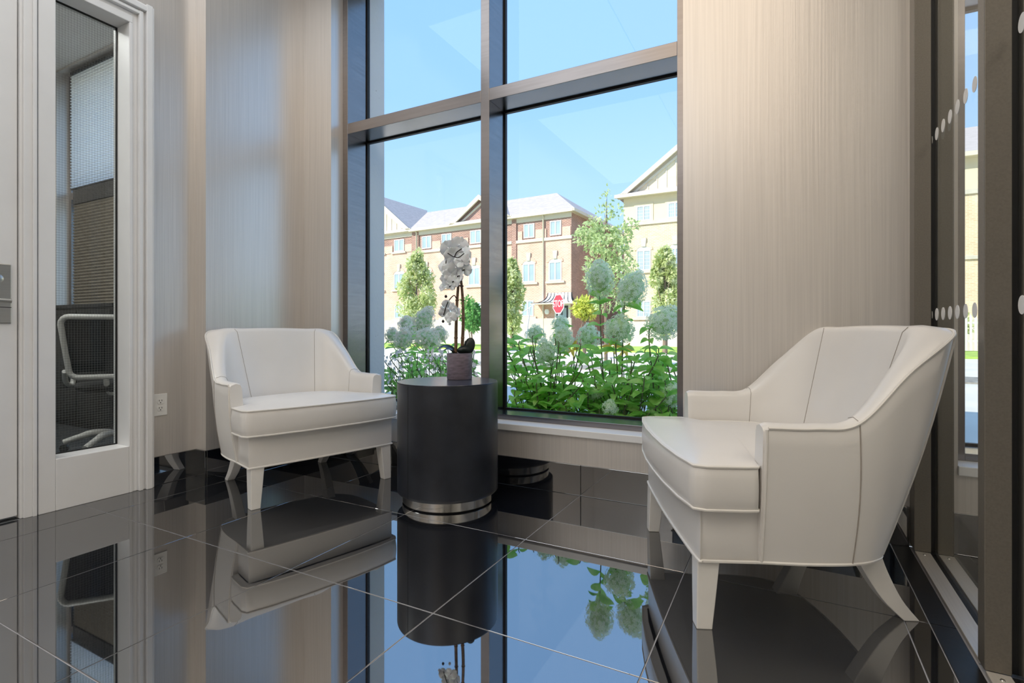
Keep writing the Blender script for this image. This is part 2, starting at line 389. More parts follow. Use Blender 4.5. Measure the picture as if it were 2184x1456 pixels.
window('window_3', -6.62, -4.1, [-5.3], head=3.50)

# ------------------------------------------------------------------ white door with steel lock plate
d = root('door_1')
boxp('door_leaf', (-3.125, -3.085, .10, 1.047, .014, 2.52), 'white_trim', d, .002)
pl = boxp('lock_plate', (-3.085, -3.078, .90, 1.026, .884, 1.15), 'steel', d, .004)
cyl = MB().lathe([(.0001, .013), (.008, .013), (.014, .011), (.019, .008), (.020, 0)], 20)
cy = part('lock_cylinder', cyl, M['steel'], pl, True); cy.rotation_euler = (0, PI/2, 0); cy.location = (-3.079, .978, 1.082)
boxp('keyhole', (-3.0665, -3.0655, .976, .980, 1.075, 1.088), 'outlet_slot', pl, 0)
boxp('plate_joint', (-3.0785, -3.0772, .902, 1.025, .955, .958), 'outlet_slot', pl, 0)
part('lever', MB().tube(bez([(-3.08, .93, .985), (-3.04, .93, .985), (-3.03, .95, .985), (-3.03, 1.008, .983)], 5), .010, 10), M['steel'], pl, True)
tr = root('trim_3', 'white painted moulded door jamb')
boxp('stop', (-3.13, -3.072, 1.052, 1.062, 0, 2.57), 'white_trim', tr)
boxp('jamb_post', (-3.13, -3.060, 1.062, 1.092, 0, 2.57), 'white_trim', tr)
boxp('bead', (-3.13, -3.050, 1.092, 1.106, 0, 2.57), 'white_trim', tr)
boxp('door_head', (-3.13, -3.060, .06, 1.106, 2.53, 2.62), 'white_trim', tr)
# sidelight: white casing, wired glass set deep
s = root('window_4', 'white framed sidelight of wired glass')
XS = -3.055
boxp('stile', (XS-.16, XS, 1.112, 1.177, 0, 2.478), 'white_trim', s, .003)
boxp('stile', (XS-.16, XS, 1.489, 1.505, 0, 2.478), 'white_trim', s, .003)
boxp('bottom_rail', (XS-.16, XS, 1.177, 1.489, 0, .245), 'white_trim', s, .003)
boxp('head_rail', (XS-.16, XS, 1.112, 1.505, 2.478, 2.515), 'white_trim', s, .003)
for y0, y1, x, t in ((1.505, 1.530, -3.062, 0), (1.530, 1.548, -3.040, 1), (1.548, 1.562, -3.052, 2), (1.562, 1.592, -3.032, 3), (1.592, 1.606, -3.045, 4)):
    zt = 2.515 + (y1-1.505)*.9 + .004
    boxp('casing', (XL-.02, x, y0, y1, 0, 2.606 if t in (3, 4) else zt), 'white_trim', s, .003)
for z0, z1, x in ((2.515, 2.538, -3.062), (2.538, 2.554, -3.040), (2.554, 2.566, -3.052), (2.566, 2.594, -3.032), (2.594, 2.606, -3.045)):
    boxp('head_casing', (XL-.02, x-.0008, 1.10, 1.505+(z1-2.515)/.9, z0, z1), 'white_trim', s, .003)
gx = XS-.125
part('gasket', MB().box(gx-.006, gx+.006, 1.177, 1.182, .245, 2.478).box(gx-.006, gx+.006, 1.484, 1.489, .245, 2.478).box(gx-.006, gx+.006, 1.182, 1.484, .245, .250).box(gx-.006, gx+.006, 1.182, 1.484, 2.473, 2.478), M['gasket'], s)
part('pane', MB().box(gx-.003, gx+.003, 1.182, 1.484, .250, 2.473), M['wired_glass'], s)

# duplex outlet
o = thing('wall_outlet', 'white duplex wall outlet between the door casing and the wall step', 'outlet', (XL, 1.652, .441))
part('cover_plate', MB().box(.0003, .006, -.037, .037, -.060, .060), M['outlet'], o, False, .002)
for z in (-.020, .020):
    r = part('receptacle', MB().prism([(.017*math.cos(t), z+max(-.0135, min(.0135, .019*math.sin(t)))) for t in [2*PI*k/24 for k in range(24)]], .0055, .0085, 'x'), M['outlet'], o)
    for yy, zz in ((-.0065, .004), (.0065, .004)):
        part('slot', MB().box(.0084, .009, yy-.0013, yy+.0013, z+zz-.0045, z+zz+.0045), M['outlet_slot'], r)
    part('slot', MB().box(.0084, .009, -.0025, .0025, z-.010, z-.005), M['outlet_slot'], r)

# ------------------------------------------------------------------ glazed partition on the right
p = root('wall_right', 'bronze framed glass partition between lobby and vestibule')
def post(y0, y1):
    boxp('post', (.436, .488, y0, y1, .012, ZC), 'bronze_post', p, .002); boxp('post', (.508, .556, y0, y1, .012, ZC), 'bronze_post', p, .002)
    boxp('gasket', (.488, .508, y0+.012, y1-.012, .012, ZC), 'gasket', p, 0)
post(2.475, YW); post(1.683, 1.733); post(-.15, -.10); post(-2.0, -1.95)
for y0, y1 in ((1.733, 2.475), (-.10, 1.683), (-1.95, -.15), (-4, -2.0)):
    for x0, x1 in ((.438, .486), (.510, .556)): boxp('threshold', (x0, x1, y0, y1, .0005, .012), 'track', p, .0015)
    boxp('threshold_gasket', (.488, .508, y0, y1, .0005, .009), 'gasket', p, 0)
    part('pane', MB().box(.494, .502, y0-.02, y1+.02, .010, ZC-.002), M['partition_glass'], p)
    boxp('head_rail', (.436, .556, y0, y1, 3.5, ZC), 'bronze_post', p, .002)
    for yy in (y1-.03, y0+.03):
        for xx in (.462, .533):
            part('screw', MB().lathe([(.0001, .0145), (.004, .0145), (.0055, .012)], 12, xx, yy), M['steel'], p, True)
dots = MB()
dm = MB().prism([(.0225*math.cos(2*PI*k/20), .0225*math.sin(2*PI*k/20)) for k in range(20)], -.0006, .0006, 'x').mesh('decal', M['sign_white'])
for z in (1.575, .912):
    for k in range(22):
        y = 2.565-.0865*k
        if y < .7: break
        if 1.66 < y < 1.75 or y > 2.5: pass
        link('decal_dot', dm, p, (.4928, y-.06, z))

# ================================================================== ARMCHAIRS
def chair_parts(c):
    # control stations along the U from left arm front round the back to the right arm front
    zt = lambda f: 0
    OB = [(-.165,.388),(-.29,.392),(-.41,.382),(-.49,.352),(-.538,.300),(-.565,.165),(-.575,0)]
    OT = [(-.165,.426),(-.29,.425),(-.41,.418),(-.55,.400),(-.686,.374),(-.706,.20),(-.712,0)]
    IT = [(-.165,.366),(-.29,.364),(-.41,.354),(-.53,.328),(-.622,.275),(-.652,.150),(-.656,0)]
    IB = [(-.165,.352),(-.29,.348),(-.39,.332),(-.46,.290),(-.510,.215),(-.536,.120),(-.542,0)]
    ZT = [.585,.584,.600,.735,.846,.857,.860]
    def full(L): return [(a, b, 0) for a, b in L] + [(a, -b, 0) for a, b in reversed(L[:-1])]
    n = 10
    ob, ot, it, ib = (bez(full(L), n) for L in (OB, OT, IT, IB))
    zz = [q.z for q in bez([(0, 0, z) for z in ZT+ZT[-2::-1]], n)]
    rows = []; outer_edge = []; N = len(zz)
    ZB = .197; ZI = .40
    for i in range(N):
        z = zz[i]; r = []; a, b = ob[i], ot[i]
        for k in range(9):                                   # outside, slightly bellied
            u = k/8; q = a.lerp(b, u); bul = .012*math.sin(PI*u)
            nrm = Vector((q.x+.25, q.y, 0)); nrm.normalize() if nrm.length > 1e-6 else None
            q = q + nrm*bul*(-1 if False else 1); r.append(Vector((q.x, q.y, ZB+(z-.006-ZB)*u)))
        outer_edge.append(Vector((b.x, b.y, z-.004)))
        t, bt = it[i], ib[i]
        m = b.lerp(t, .5); r.append(Vector((*b.lerp(t, .12).to_2d(), z+.003))); r.append(Vector((m.x, m.y, z+.010))); r.append(Vector((*b.lerp(t, .86).to_2d(), z+.004)))
        for k in range(8):
            u = k/7; q = t.lerp(bt, u); r.append(Vector((q.x, q.y, (z-.012)+(ZI-(z-.012))*u + 0)))
        rows.append(r)
    # rounded arm fronts: shrink two extra rings forward
    def endring(r, s):
        cx = sum(q.y for q in r)/len(r)
        return [Vector((q.x+.012, q.y+(cx-q.y)*s*1.0, q.z-(.006 if q.z > .55 else 0))) for q in r]
    e0 = endring(rows[0], .10); e1 = endring(rows[-1], .10)
    mb = MB().grid([e0]+rows+[e1])
    k = len(rows[0])
    for ring in (e0, e1):
        o = len(mb.v); mb.v += [tuple(q) for q in ring]; h = 9
        top = [9, 10, 11]
        # bridge outside (0..8) to inside (k-1 .. 12)
        out_ = list(range(0, 9)); ins = list(range(k-1, 11, -1))
        for a in range(8): mb.f.append((o+out_[a], o+out_[a+1], o+ins[min(a+1, 7)], o+ins[min(a, 7)]) if a < 7 else (o+out_[7], o+out_[8], o+9, o+10, o+11, o+12))
    sh = part('back_shell', mb, M['vinyl'], c, 60)
    part('welt', MB().tube([q+Vector((0, 0, .002)) for q in outer_edge], .0042, 6), M['welt'], sh, True)
    for i in (0, N-1):
        part('welt', MB().tube([r+Vector((.004, 0, 0)) for r in rows[i][:9]], .0042, 6), M['welt'], sh, True)
    # side seams and back corner welts
    for i in (2*n, N-1-2*n):
        part('seam', MB().tube([q + Vector((0, math.copysign(.0006, q.y), 0)) for q in rows[i][:9]], .0019, 5), M['seam'], sh, True)
        part('seam', MB().tube([q + Vector((.0004, 0, .0006)) for q in rows[i][9:]], .0010, 5), M['seam'], sh, True)
    for i in (4*n, N-1-4*n):
        part('welt', MB().tube([q + Vector((-.001, math.copysign(.001, q.y), 0)) for q in rows[i][:9]], .0042, 6), M['welt'], sh, True)
    for i in (4*n+4, N-1-4*n-4):
        part('seam', MB().tube([q + Vector((.0006, 0, .0006)) for q in rows[i][11:]], .0010, 5), M['seam'], sh, True)
    # apron / base
    base = [Vector((q.x+.0, q.y*.994, 0)) for q in ob]
    base = [Vector((q.x+.004, q.y, 0)) for q in base]
    fr = bez([(-.165,-.386,0), (-.05,-.388,0), (-.002,-.387,0), (.011,-.376,0), (.018,-.20,0), (.021,0,0), (.018,.20,0), (.011,.376,0), (-.002,.387,0), (-.05,.388,0), (-.165,.386,0)], 6)
    plan = [q for q in base] + fr[1:-1]
    rows2 = [[Vector((q.x*(1 if k else .98), q.y*(1 if k else .985), z)) for q in plan] for k, z in enumerate((.193, .199, .27, .345))]
    mb = MB().grid(rows2, True); L = len(plan)
    for r in (rows2[0], rows2[-1]):
        o = len(mb.v); mb.v += [tuple(q) for q in r]; mb.f.append(tuple(o+i for i in range(L)))
    bs = part('base', mb, M['vinyl'], c, 50)
    part('welt', MB().tube([Vector((q.x*1.004+.001, q.y*1.006, .198)) for q in plan], .0048, 6, closed=True), M['welt'], bs, True)
    # T cushion
    P2 = [(.030,.405),(.0,.420),(-.10,.421),(-.140,.418),(-.147,.405),(-.149,.355),(-.165,.340),(-.30,.338),(-.40,.310),(-.48,.24),(-.52,.12),(-.53,0)]
    Q = [(a, b) for a, b in P2] + [(a, -b) for a, b in reversed(P2[:-1])]
    Q = Q + [(.048,-.30),(.060,-.15),(.063,0),(.060,.15),(.048,.30)]
    # resample smoothly
    L = len(Q); out = []
    for i in range(L):
        a, b, c_, d_ = (Vector((*Q[(i+k) % L], 0)) for k in (-1, 0, 1, 2))
        for j in range(3):
            t = j/3; out.append(.5*((2*b)+(c_-a)*t*.6+(6*b*0+(-3*b+3*c_)*2-(c_-a)*.6*2-(d_-b)*.6)*t*t+((2*b-2*c_)*2+(c_-a)*.6+(d_-b)*.6)*t*t*t) if False else b.lerp(c_, t))
    cen = Vector((-.2, 0, 0))
    def ring(s_, ins, z, crown=0):
        R = []
        for q in out:
            v = q-cen; l = v.length; v = v*((l-ins)/l)*s_ + cen
            R.append(Vector((v.x, v.y, z+crown*(1-min(1, (s_)**2)))))
        return R
    prof = [(1,.030,.346,0),(1,.006,.349,0),(1,.0,.356,0),(1,-.004,.385,0),(1,-.006,.412,0),(1,-.004,.440,0),(1,0,.467,0),(1,.006,.474,0),(1,.018,.477,0)]
    rws = [ring(a, b, z, k) for a, b, z, k in prof] + [ring(s_, .018, .477, .026) for s_ in (.93,.85,.74,.6,.45,.3,.15,.02)]
    mb = MB().grid(rws, True); o = len(mb.v); mb.v += [tuple(q) for q in rws[-1]]; mb.f.append(tuple(o+i for i in range(len(out))))
    cu = part('seat_cushion', mb, M['vinyl'], c, 60)
    part('welt', MB().tube(ring(1, .0, .4725), .0042, 6, closed=True), M['seam_welt'] if 'seam_welt' in M else M['welt'], cu, True)
    part('welt', MB().tube(ring(1, .0, .352), .0042, 6, closed=True), M['welt'], cu, True)
    # legs
    def leg(path, w):
        rw = []
        for (x, y, z), (wx, wy) in zip(path, w): rw.append([(x-wx, y-wy, z), (x+wx, y-wy, z), (x+wx, y+wy, z), (x-wx, y+wy, z)])
        m = MB().grid(rw, True); m.f.append((0, 1, 2, 3)); k = len(m.v); m.f.append((k-4, k-3, k-2, k-1)); return m
    for sg in (1, -1):
        part('leg', leg([(-.018, sg*.352, .196), (-.012, sg*.357, .1), (-.006, sg*.362, 0)], [(.031, .031), (.027, .027), (.022, .022)]), M['leg'], c, False, .003)
    for sg in (1, -1):
        pth = bez([(-.500, sg*.262, .205), (-.528, sg*.266, .14), (-.572, sg*.272, .06), (-.625, sg*.277, 0)], 4)
        k = len(pth); part('leg', leg([tuple(q) for q in pth], [(.040-.018*i/(k-1), .026-.006*i/(k-1)) for i in range(k)]), M['leg'], c, False, .003)
a1 = thing('armchair', 'ivory vinyl armchair by the left wall, facing into the lobby, fully seen from the front', 'armchair', (-2.146, 1.980, 0), math.radians(-16.44), 'matching lobby armchairs')
chair_parts(a1)
def copy_tree(o, parent=None):
    c = o.copy(); COL.objects.link(c)
    if parent: c.parent = parent
    for ch in list(o.children): copy_tree(ch, c)
    return c
a2 = copy_tree(a1); a2.location = (-.362, 1.918, 0); a2.rotation_euler = (0, 0, math.radians(-156.53))
a2['label'] = 'ivory vinyl armchair at the right beside the glass partition, seen from its side'

# ================================================================== DRUM TABLE
t = thing('drum_table', 'round charcoal drum side table with a steel foot band between the two armchairs', 'side table', (-1.516, 2.189, 0))
part('drum', MB().lathe([(.0001, .053), (.248, .053), (.2515, .057), (.2525, .07), (.2525, .588), (.2515, .5935), (.250, .5945), (.0001, .5945)], 80), M['drum'], t, 40)
part('top', MB().lathe([(.0001, .595), (.2495, .595), (.2505, .596), (.2495, .598), (.0001, .598)], 80), mat('leather top tinted by sky', (.028, .036, .055), .24, 0, 1.7, var=.3, vscale=(14, 14, 14), bump=.08, bscale=(120, 120, 120)), t, 40)  # blue tint paints the sky's reflection into the top
sa = YAW - PI/2 - .72
part('seam', MB().box(.2520, .2532, -.0012, .0012, .06, .588), M['black_plastic'], t).rotation_euler = (0, 0, sa)
part('foot_band', MB().lathe([(.0001, .006), (.2255, .006), (.227, .0075), (.227, .0525), (.0001, .0525)], 80), M['chrome'], t, 40)
part('glide_ring', MB().lathe([(.0001, .0005), (.219, .0005), (.219, .0058), (.0001, .0058)], 60), M['black_plastic'], t, 40)

# ================================================================== POTTED ORCHID
OX, OY, OZ = -1.52, 2.30, .598
oc = thing('potted_orchid', 'white orchid with two brown canes in a lilac grey pot on the drum table', 'potted plant', (OX, OY, OZ))
part('pot', MB().lathe([(.0001, .001), (.064, .001), (.066, .004), (.067, .13), (.0665, .136), (.063, .137), (.060, .132), (.060, .118), (.0001, .118)], 48), M['pot'], oc, 40)
part('moss', MB().lathe([(.0601, .1165), (.045, .123), (.02, .126), (.0001, .127)], 24), M['soil'], oc, True)
def ol(px, py, dY=0):      # orchid-local point
    q = at(px, py, OY+dY); return q - Vector((OX, OY, OZ))
c1 = [ol(972, 752), ol(973, 690), ol(975, 640), ol(979, 590)]
c2 = [ol(985, 752, .02), ol(988, 690, .02), ol(987, 640, .02), ol(983, 592, .02)]
for cpts in (c1, c2):
    pth = bez(cpts, 8); pth[0].z = .10
    st = part('cane', MB().tube(pth, [.0092-.0025*i/len(pth) for i in range(len(pth))], 8), M['cane'], oc, True)
    for f in (.2, .45, .7, .9):
        q = pth[int(f*(len(pth)-1))]; part('node', MB().tube([q-Vector((0, 0, .004)), q, q+Vector((0, 0, .004))], [.0088, .0112, .0088], 8), M['cane'], st, True)
sp1 = bez([ol(979, 592), ol(985, 560), ol(981, 535), ol(965, 530), ol(953, 545, -.02), ol(950, 585, -.03)], 8)
sp2 = bez([ol(975, 640), ol(968, 630, -.02), ol(955, 645, -.04), ol(946, 672, -.05)], 8)
sp3 = bez([ol(955, 540, -.08), ol(968, 547, -.09), ol(974, 538, -.09), ol(985, 530, -.08)], 6); sp4 = bez([ol(968, 547, -.09), ol(978, 549, -.09), ol(990, 540, -.08)], 6)
for sp in (sp1, sp2, sp3, sp4): part('flower_stem', MB().tube(sp, .0028, 6), M['lip'], oc, True)
def petal_mesh(nm, L, Wd, cup, pw=.7):
    rows = []
    for i in range(7):
        u = i/6; w = Wd*(math.sin(PI*min(1, u*.93+.05))**pw); r = []
        for j in range(5):
            v = (j-2)/2; r.append((v*w, u*L, cup*(u*u)*.5 - cup*.5*v*v*(1 if u > .2 else .4)))
        rows.append(r)
    return MB().grid(rows).raw(nm, M['petal'], True)
pm_wide = petal_mesh('petal', .052, .036, .016, .55); pm_sep = petal_mesh('petal', .050, .022, .010, .75)
lipm = MB().tube(bez([(0, 0, .002), (0, -.004, .012), (0, -.014, .018)], 3), [.004, .006, .002, .004, .006, .003, .001], 8).raw('lip', M['lip'], True)
colm = MB().tube([(0, .002, .004), (0, .006, .012), (0, .003, .018)], [.003, .005, .002], 8).raw('column', M['petal'], True)
FL = [(986,556,-.05,.85),(958,577,-.06,.8),(967,600,-.05,.7),(956,530,-.01,.95),(979,524,.0,1.0),(992,545,-.03,1.0),(969,546,-.05,1.05),(951,566,-.02,.95),(973,570,-.05,.9),(990,574,-.03,.85),(962,588,-.05,.85),
      (981,588,-.04,.75),(950,598,-.03,.75),(961,609,-.05,.6),(945,612,-.01,.55),(955,650,-.03,.65),(969,658,-.05,.75),(948,666,-.04,.6),(976,668,-.04,.65),(962,677,-.06,.65)]
rg = random.Random(5)
for (px, py, dy, sc) in FL:
    f = bpy.data.objects.new('flower', None); COL.objects.link(f); f.parent = oc; f.location = ol(px, py, dy)
    dirv = Vector((rg.uniform(-.5, .75), -1+rg.uniform(-.1, .35), rg.uniform(-.55, .25))).normalized()
    f.rotation_euler = (dirv.to_track_quat('Z', 'Y') @ Matrix.Rotation(rg.uniform(-.5, .5), 3, 'Z').to_quaternion()).to_euler(); f.scale = (sc,)*3
    for ang, me in ((0, pm_sep), (125, pm_sep), (-125, pm_sep), (68, pm_wide), (-68, pm_wide)):
        q = link('petal', me, f); q.rotation_euler = (rg.uniform(-.1, .25), 0, math.radians(ang)); q.location = (0, 0, .0 if me is pm_sep else .002)
    link('column', colm, f)
    if rg.random() < .45: link('lip', lipm, f)['label'] = 'dark flower throat'
for (px, py) in ((941, 655), (937, 668), (959, 690), (945, 685), (951, 632)):
    q = ol(px, py, -.04); part('bud', MB().lathe([(.0001, -.009), (.006, -.005), (.0075, 0), (.005, .006), (.0001, .009)], 10, q.x, q.y), M['lip' if py in (685, 632) else 'petal'], oc, True).location = (0, 0, q.z)
def strap(pts, wd, nm, fold=.15):
    P = bez(pts, 6); rows = []
    for i, q in enumerate(P):
        u = i/(len(P)-1); t = (P[min(i+1, len(P)-1)]-P[max(i-1, 0)]).normalized(); sd_ = t.cross(Vector((0, -.35, .94))); sd_.normalize(); up = sd_.cross(t)
        w = wd*math.sin(PI*(.12+.86*u))**.65
        rows.append([q+sd_*w*v+up*abs(v)*w*fold for v in (-1, -.5, 0, .5, 1)])
    mb = MB().grid(rows); n0 = len(mb.v); mb.grid([[Vector(p)-Vector((0, 0, .0025)) for p in r] for r in rows])
    return part(nm, mb, M['orchid_leaf'], oc, True)
strap([ol(973, 757), ol(965, 745, -.01), ol(950, 738, -.02), ol(937, 743, -.03), ol(926, 751, -.03)], .020, 'leaf')
strap([ol(976, 757, -.01), ol(968, 748, -.03), ol(957, 743, -.05), ol(946, 747, -.06)], .016, 'leaf')
# broad upright leaf seen flat on
def disc(cpx, cpy, rx, rz, tilt, dy):
    c = ol(cpx, cpy, dy); rows = []
    for k in range(8):
        s_ = k/7; rows.append([c + Vector((rx*s_*math.cos(a)*math.cos(YAW), rx*s_*math.cos(a)*math.sin(YAW)+.02*s_*s_, rz*s_*math.sin(a)+tilt*rx*s_*math.cos(a))) for a in [2*PI*j/20 for j in range(20)]])
    mb = MB().grid(rows, True); mb.grid([[q+Vector((.001, .003, 0)) for q in r] for r in rows], True); part('leaf', mb, M['orchid_leaf'], oc, True)
disc(996, 738, .030, .044, .35, .03); disc(984, 746, .034, .022, .1, -.01)

# ================================================================== OFFICE BEHIND THE SIDELIGHT
def shade(label, x0, x1, z0, z1, m, y=2.70, hr=.03, pl=.03):
    pts = []; n = int((z1-z0)/pl)
    f = []; b = []
    for k in range(2*n+1):
        z = z0+(z1-z0)*k/(2*n); w = .011 if k % 2 else 0
        f.append((y-w, z)); b.append((y+.022+w, z))
    o = thing('pleated_shade', label, 'window shade', ((x0+x1)/2, y, z0))
    mb = MB()
    # cellular body whose side edge shows the zigzag of its pleats
    rows = [[(x0-(x0+x1)/2-(.016 if i % 2 else 0), a-y, b_-z0), (x1-(x0+x1)/2, a-y, b_-z0)] for i, (a, b_) in enumerate(f)]
    mb.grid(rows); part('fabric', mb, M[m], o)
    boxp('bottom_rail', (x0-(x0+x1)/2, x1-(x0+x1)/2, -.012, .016, -.014, 0), 'cabinet_dark', o); boxp('head_rail', (x0-(x0+x1)/2, x1-(x0+x1)/2, -.016, .02, z1-z0, z1-z0+hr), 'cabinet_dark', o)
    return o
q = NT('backlit white shade'); q.b.inputs['Base Color'].default_value = (.90, .91, .92, 1); q.b.inputs['Roughness'].default_value = .8
tl = q.n('ShaderNodeBsdfTranslucent'); tl.inputs[0].default_value = (1, 1, 1, 1); mx = q.n('ShaderNodeMixShader'); mx.inputs[0].default_value = .8
q.l(q.b.outputs[0], mx.inputs[1]); q.l(tl.outputs[0], mx.inputs[2]); q.l(mx.outputs[0], q.out.inputs[0]); M['shade_white'] = q.m
shade('white pleated window shade in the upper office window, behind the sidelight glass', -6.445, -4.2, 2.30, 3.45, 'shade_white', 2.615)
shade('taupe pleated window shade in the lower office window, below the white one', -6.39, -4.2, .80, 2.13, 'shade_taupe', 2.615, .15)
o = thing('credenza', 'low dark cabinet along the office window wall behind the sidelight', 'cabinet', (-5.75, 2.38, 0))
part('body', MB().box(-.85, .85, -.11, .12, .06, 1.05), M['cabinet_dark'], o, False, .003); part('top', MB().box(-.87, .87, -.13, .13, 1.051, 1.085), M['cabinet_dark'], o, False, .003)
for k in range(3):
    dd = part('door', MB().box(-.84+k*.562, -.84+k*.562+.55, -.128, -.1105, .09, 1.03), M['cabinet_dark'], o, False, .002)
    part('handle', MB().tube([(-.84+k*.562+.50, -.14, .75), (-.84+k*.562+.50, -.14, .90)], .005, 8), M['steel'], dd, True)
part('plinth', MB().box(-.82, .82, -.08, .11, .001, .059), M['black_plastic'], o)
# task chair
oc2 = thing('office_chair', 'pale framed black mesh office chair seen through the sidelight', 'office chair', (-4.285, 2.01, 0), math.radians(140))
def rrect(hw, z0, z1, bend, r=.05):
    pts = []
    for cx_, cz_, a0 in ((hw-r, z1-r, 0), (-hw+r, z1-r, 90), (-hw*.86+r, z0+r, 180), (hw*.86-r, z0+r, 270)):
        for k in range(5):
            a = math.radians(a0+22.5*k); x_, z_ = cx_+r*math.cos(a), cz_+r*math.sin(a); pts.append(Vector((-.22-(z_-.5)*.14 - bend*(1-(x_/hw)**2), x_, z_)))
    return pts
rr = rrect(.235, .54, .945, .03)
part('back_frame', MB().tube(rr, .019, 8, closed=True), M['grey_plastic'], oc2, True)
part('back_mesh', MB().add([tuple(q) for q in rr], [tuple(range(len(rr)))]), M['mesh_fabric'], oc2)
part('seat', MB().lathe([(.0001, .43), (.20, .43), (.235, .445), (.245, .465), (.23, .485), (.12, .495), (.0001, .495)], 28), M['mesh_fabric'], oc2, True)
for sg in (1, -1):
    part('armrest', MB().tube(bez([(-.20, sg*.24, .58), (-.10, sg*.265, .50), (.02, sg*.27, .47), (.05, sg*.27, .56), (.05, sg*.27, .66), (-.05, sg*.27, .67), (.16, sg*.27, .67)], 5), .015, 8), M['grey_plastic'], oc2, True)
part('gas_stem', MB().tube([(0, 0, .09), (0, 0, .26), (0, 0, .261), (0, 0, .43)], [.027, .027, .016, .016], 12), M['black_plastic'], oc2, True)
part('back_support', MB().tube(bez([(0, 0, .41), (-.16, 0, .42), (-.225, 0, .48), (-.240, 0, .545)], 5), .016, 8), M['grey_plastic'], oc2, True)
for k in range(5):
    a = 2*PI*k/5+.3; x_, y_ = math.cos(a), math.sin(a)
    lg = part('base_leg', MB().tube(bez([(.02*x_, .02*y_, .12), (.14*x_, .14*y_, .125), (.27*x_, .27*y_, .085), (.31*x_, .31*y_, .07)], 4), [.024]*6+[.02]*7, 8), M['grey_plastic'], oc2, True)
    cw = MB().tube([(.31*x_-y_*.012, .31*y_+x_*.012, .027), (.31*x_+y_*.012, .31*y_-x_*.012, .027)], .026, 12); part('caster', cw, M['black_plastic'], lg, 40)

exec_outdoor = True
# ================================================================== OUTDOORS
struct('ground', MB().box(-70, 60, YE, 110, -.3, -.06), 'asphalt')
struct('planting_bed', MB().box(-6, .4, YE, 5.2, -.06, -.02), 'mulch')
struct('gravel_strip', MB().box(-9, 8, 11.6, 13.0, -.06, -.03), 'gravel')
struct('lawn', MB().box(-45, 40, 22.0, 28.5, -.06, .02), 'lawn')

def leafquad(mb, p, L, wd, d, up):
    d = d.normalized(); s_ = d.cross(up)
    if s_.length < 1e-3: s_ = Vector((1, 0, 0))
    s_.normalize(); a = p + d*L*.5
    n0 = len(mb.v); mb.v += [tuple(p), tuple(a+s_*wd*.5), tuple(p+d*L), tuple(a-s_*wd*.5)]; mb.f.append((n0, n0+1, n0+2, n0+3))
def rvec(r):
    while True:
        v = Vector((r.uniform(-1, 1), r.uniform(-1, 1), r.uniform(-1, 1)))
        if .05 < v.length < 1: return v
def foliage(blobs, size, r, density=1.0):
    mb = MB()
    for (c, rad, n) in blobs:
        for _ in range(int(n*density)):
            v = rvec(r); v = v.normalized()*(v.length**.45); p = c + Vector((v.x*rad[0], v.y*rad[1], v.z*rad[2]))
            d = rvec(r)+v*.6+Vector((0, 0, -.25)); leafquad(mb, p, size*r.uniform(.7, 1.3), size*.5*r.uniform(.8, 1.2), d, rvec(r))
    return mb
def cone_tree(label, px, Y, ybase, ytop, wpx, m, n, seed, size=.19):
    r = random.Random(seed); b = at(px, 735, Y); k = ppm(px, Y); z1 = at(px, ytop, Y).z; z0 = max(.5, at(px, ybase, Y).z); rw = wpx/k/2
    o = thing('street_tree', label, 'tree', (b.x, Y, -.06), 0, 'street trees before the brick houses')
    part('trunk', MB().tube([(0, 0, 0), (.03, 0, (z0+.06)), (0, .02, z0+(z1-z0)*.7)], [.11, .085, .03], 8), M['bark'], o, True)
    for j in range(7):
        a = r.uniform(0, 6.28); zb = z0+(z1-z0)*(.05+.09*j); rr_ = rw*.7*(1-.11*j)
        part('branch', MB().tube([(0, 0, zb), (rr_*.5*math.cos(a), rr_*.5*math.sin(a), zb+.35), (rr_*math.cos(a), rr_*math.sin(a), zb+.9)], [.04, .028, .01], 5), M['bark'], o, True)
    bl = []
    for j in range(60):
        u = r.random()**.8; z = z0+(z1-z0)*u; prof = (math.sin(PI*min(1, .12+.9*(1-u)**1.0*.95)) if u < .9 else .25)*(1-u*.45)
        a = r.uniform(0, 6.28); q = rw*prof*r.uniform(.3, .85); s_ = rw*.33*r.uniform(.7, 1.2)*(1-.5*u)
        bl.append((Vector((q*math.cos(a), q*math.sin(a), z+.06)), (s_, s_, s_*1.5), n/60))
    stuff(part('foliage', foliage(bl, size, r), m, o)); return o
cone_tree('leafy conical tree before the left part of the brick row, left of the orchid', 888, 23.0, 705, 545, 105, M['tree_leaf'], 8200, 11)
cone_tree('leafy conical tree at the left edge of the right hand window pane', 1092, 23.0, 700, 560, 70, M['tree_leaf'], 6500, 12)
cone_tree('leafy tree before the tan house, at the right edge of the window', 1418, 22.0, 700, 535, 85, M['tree_leaf'], 8200, 13)
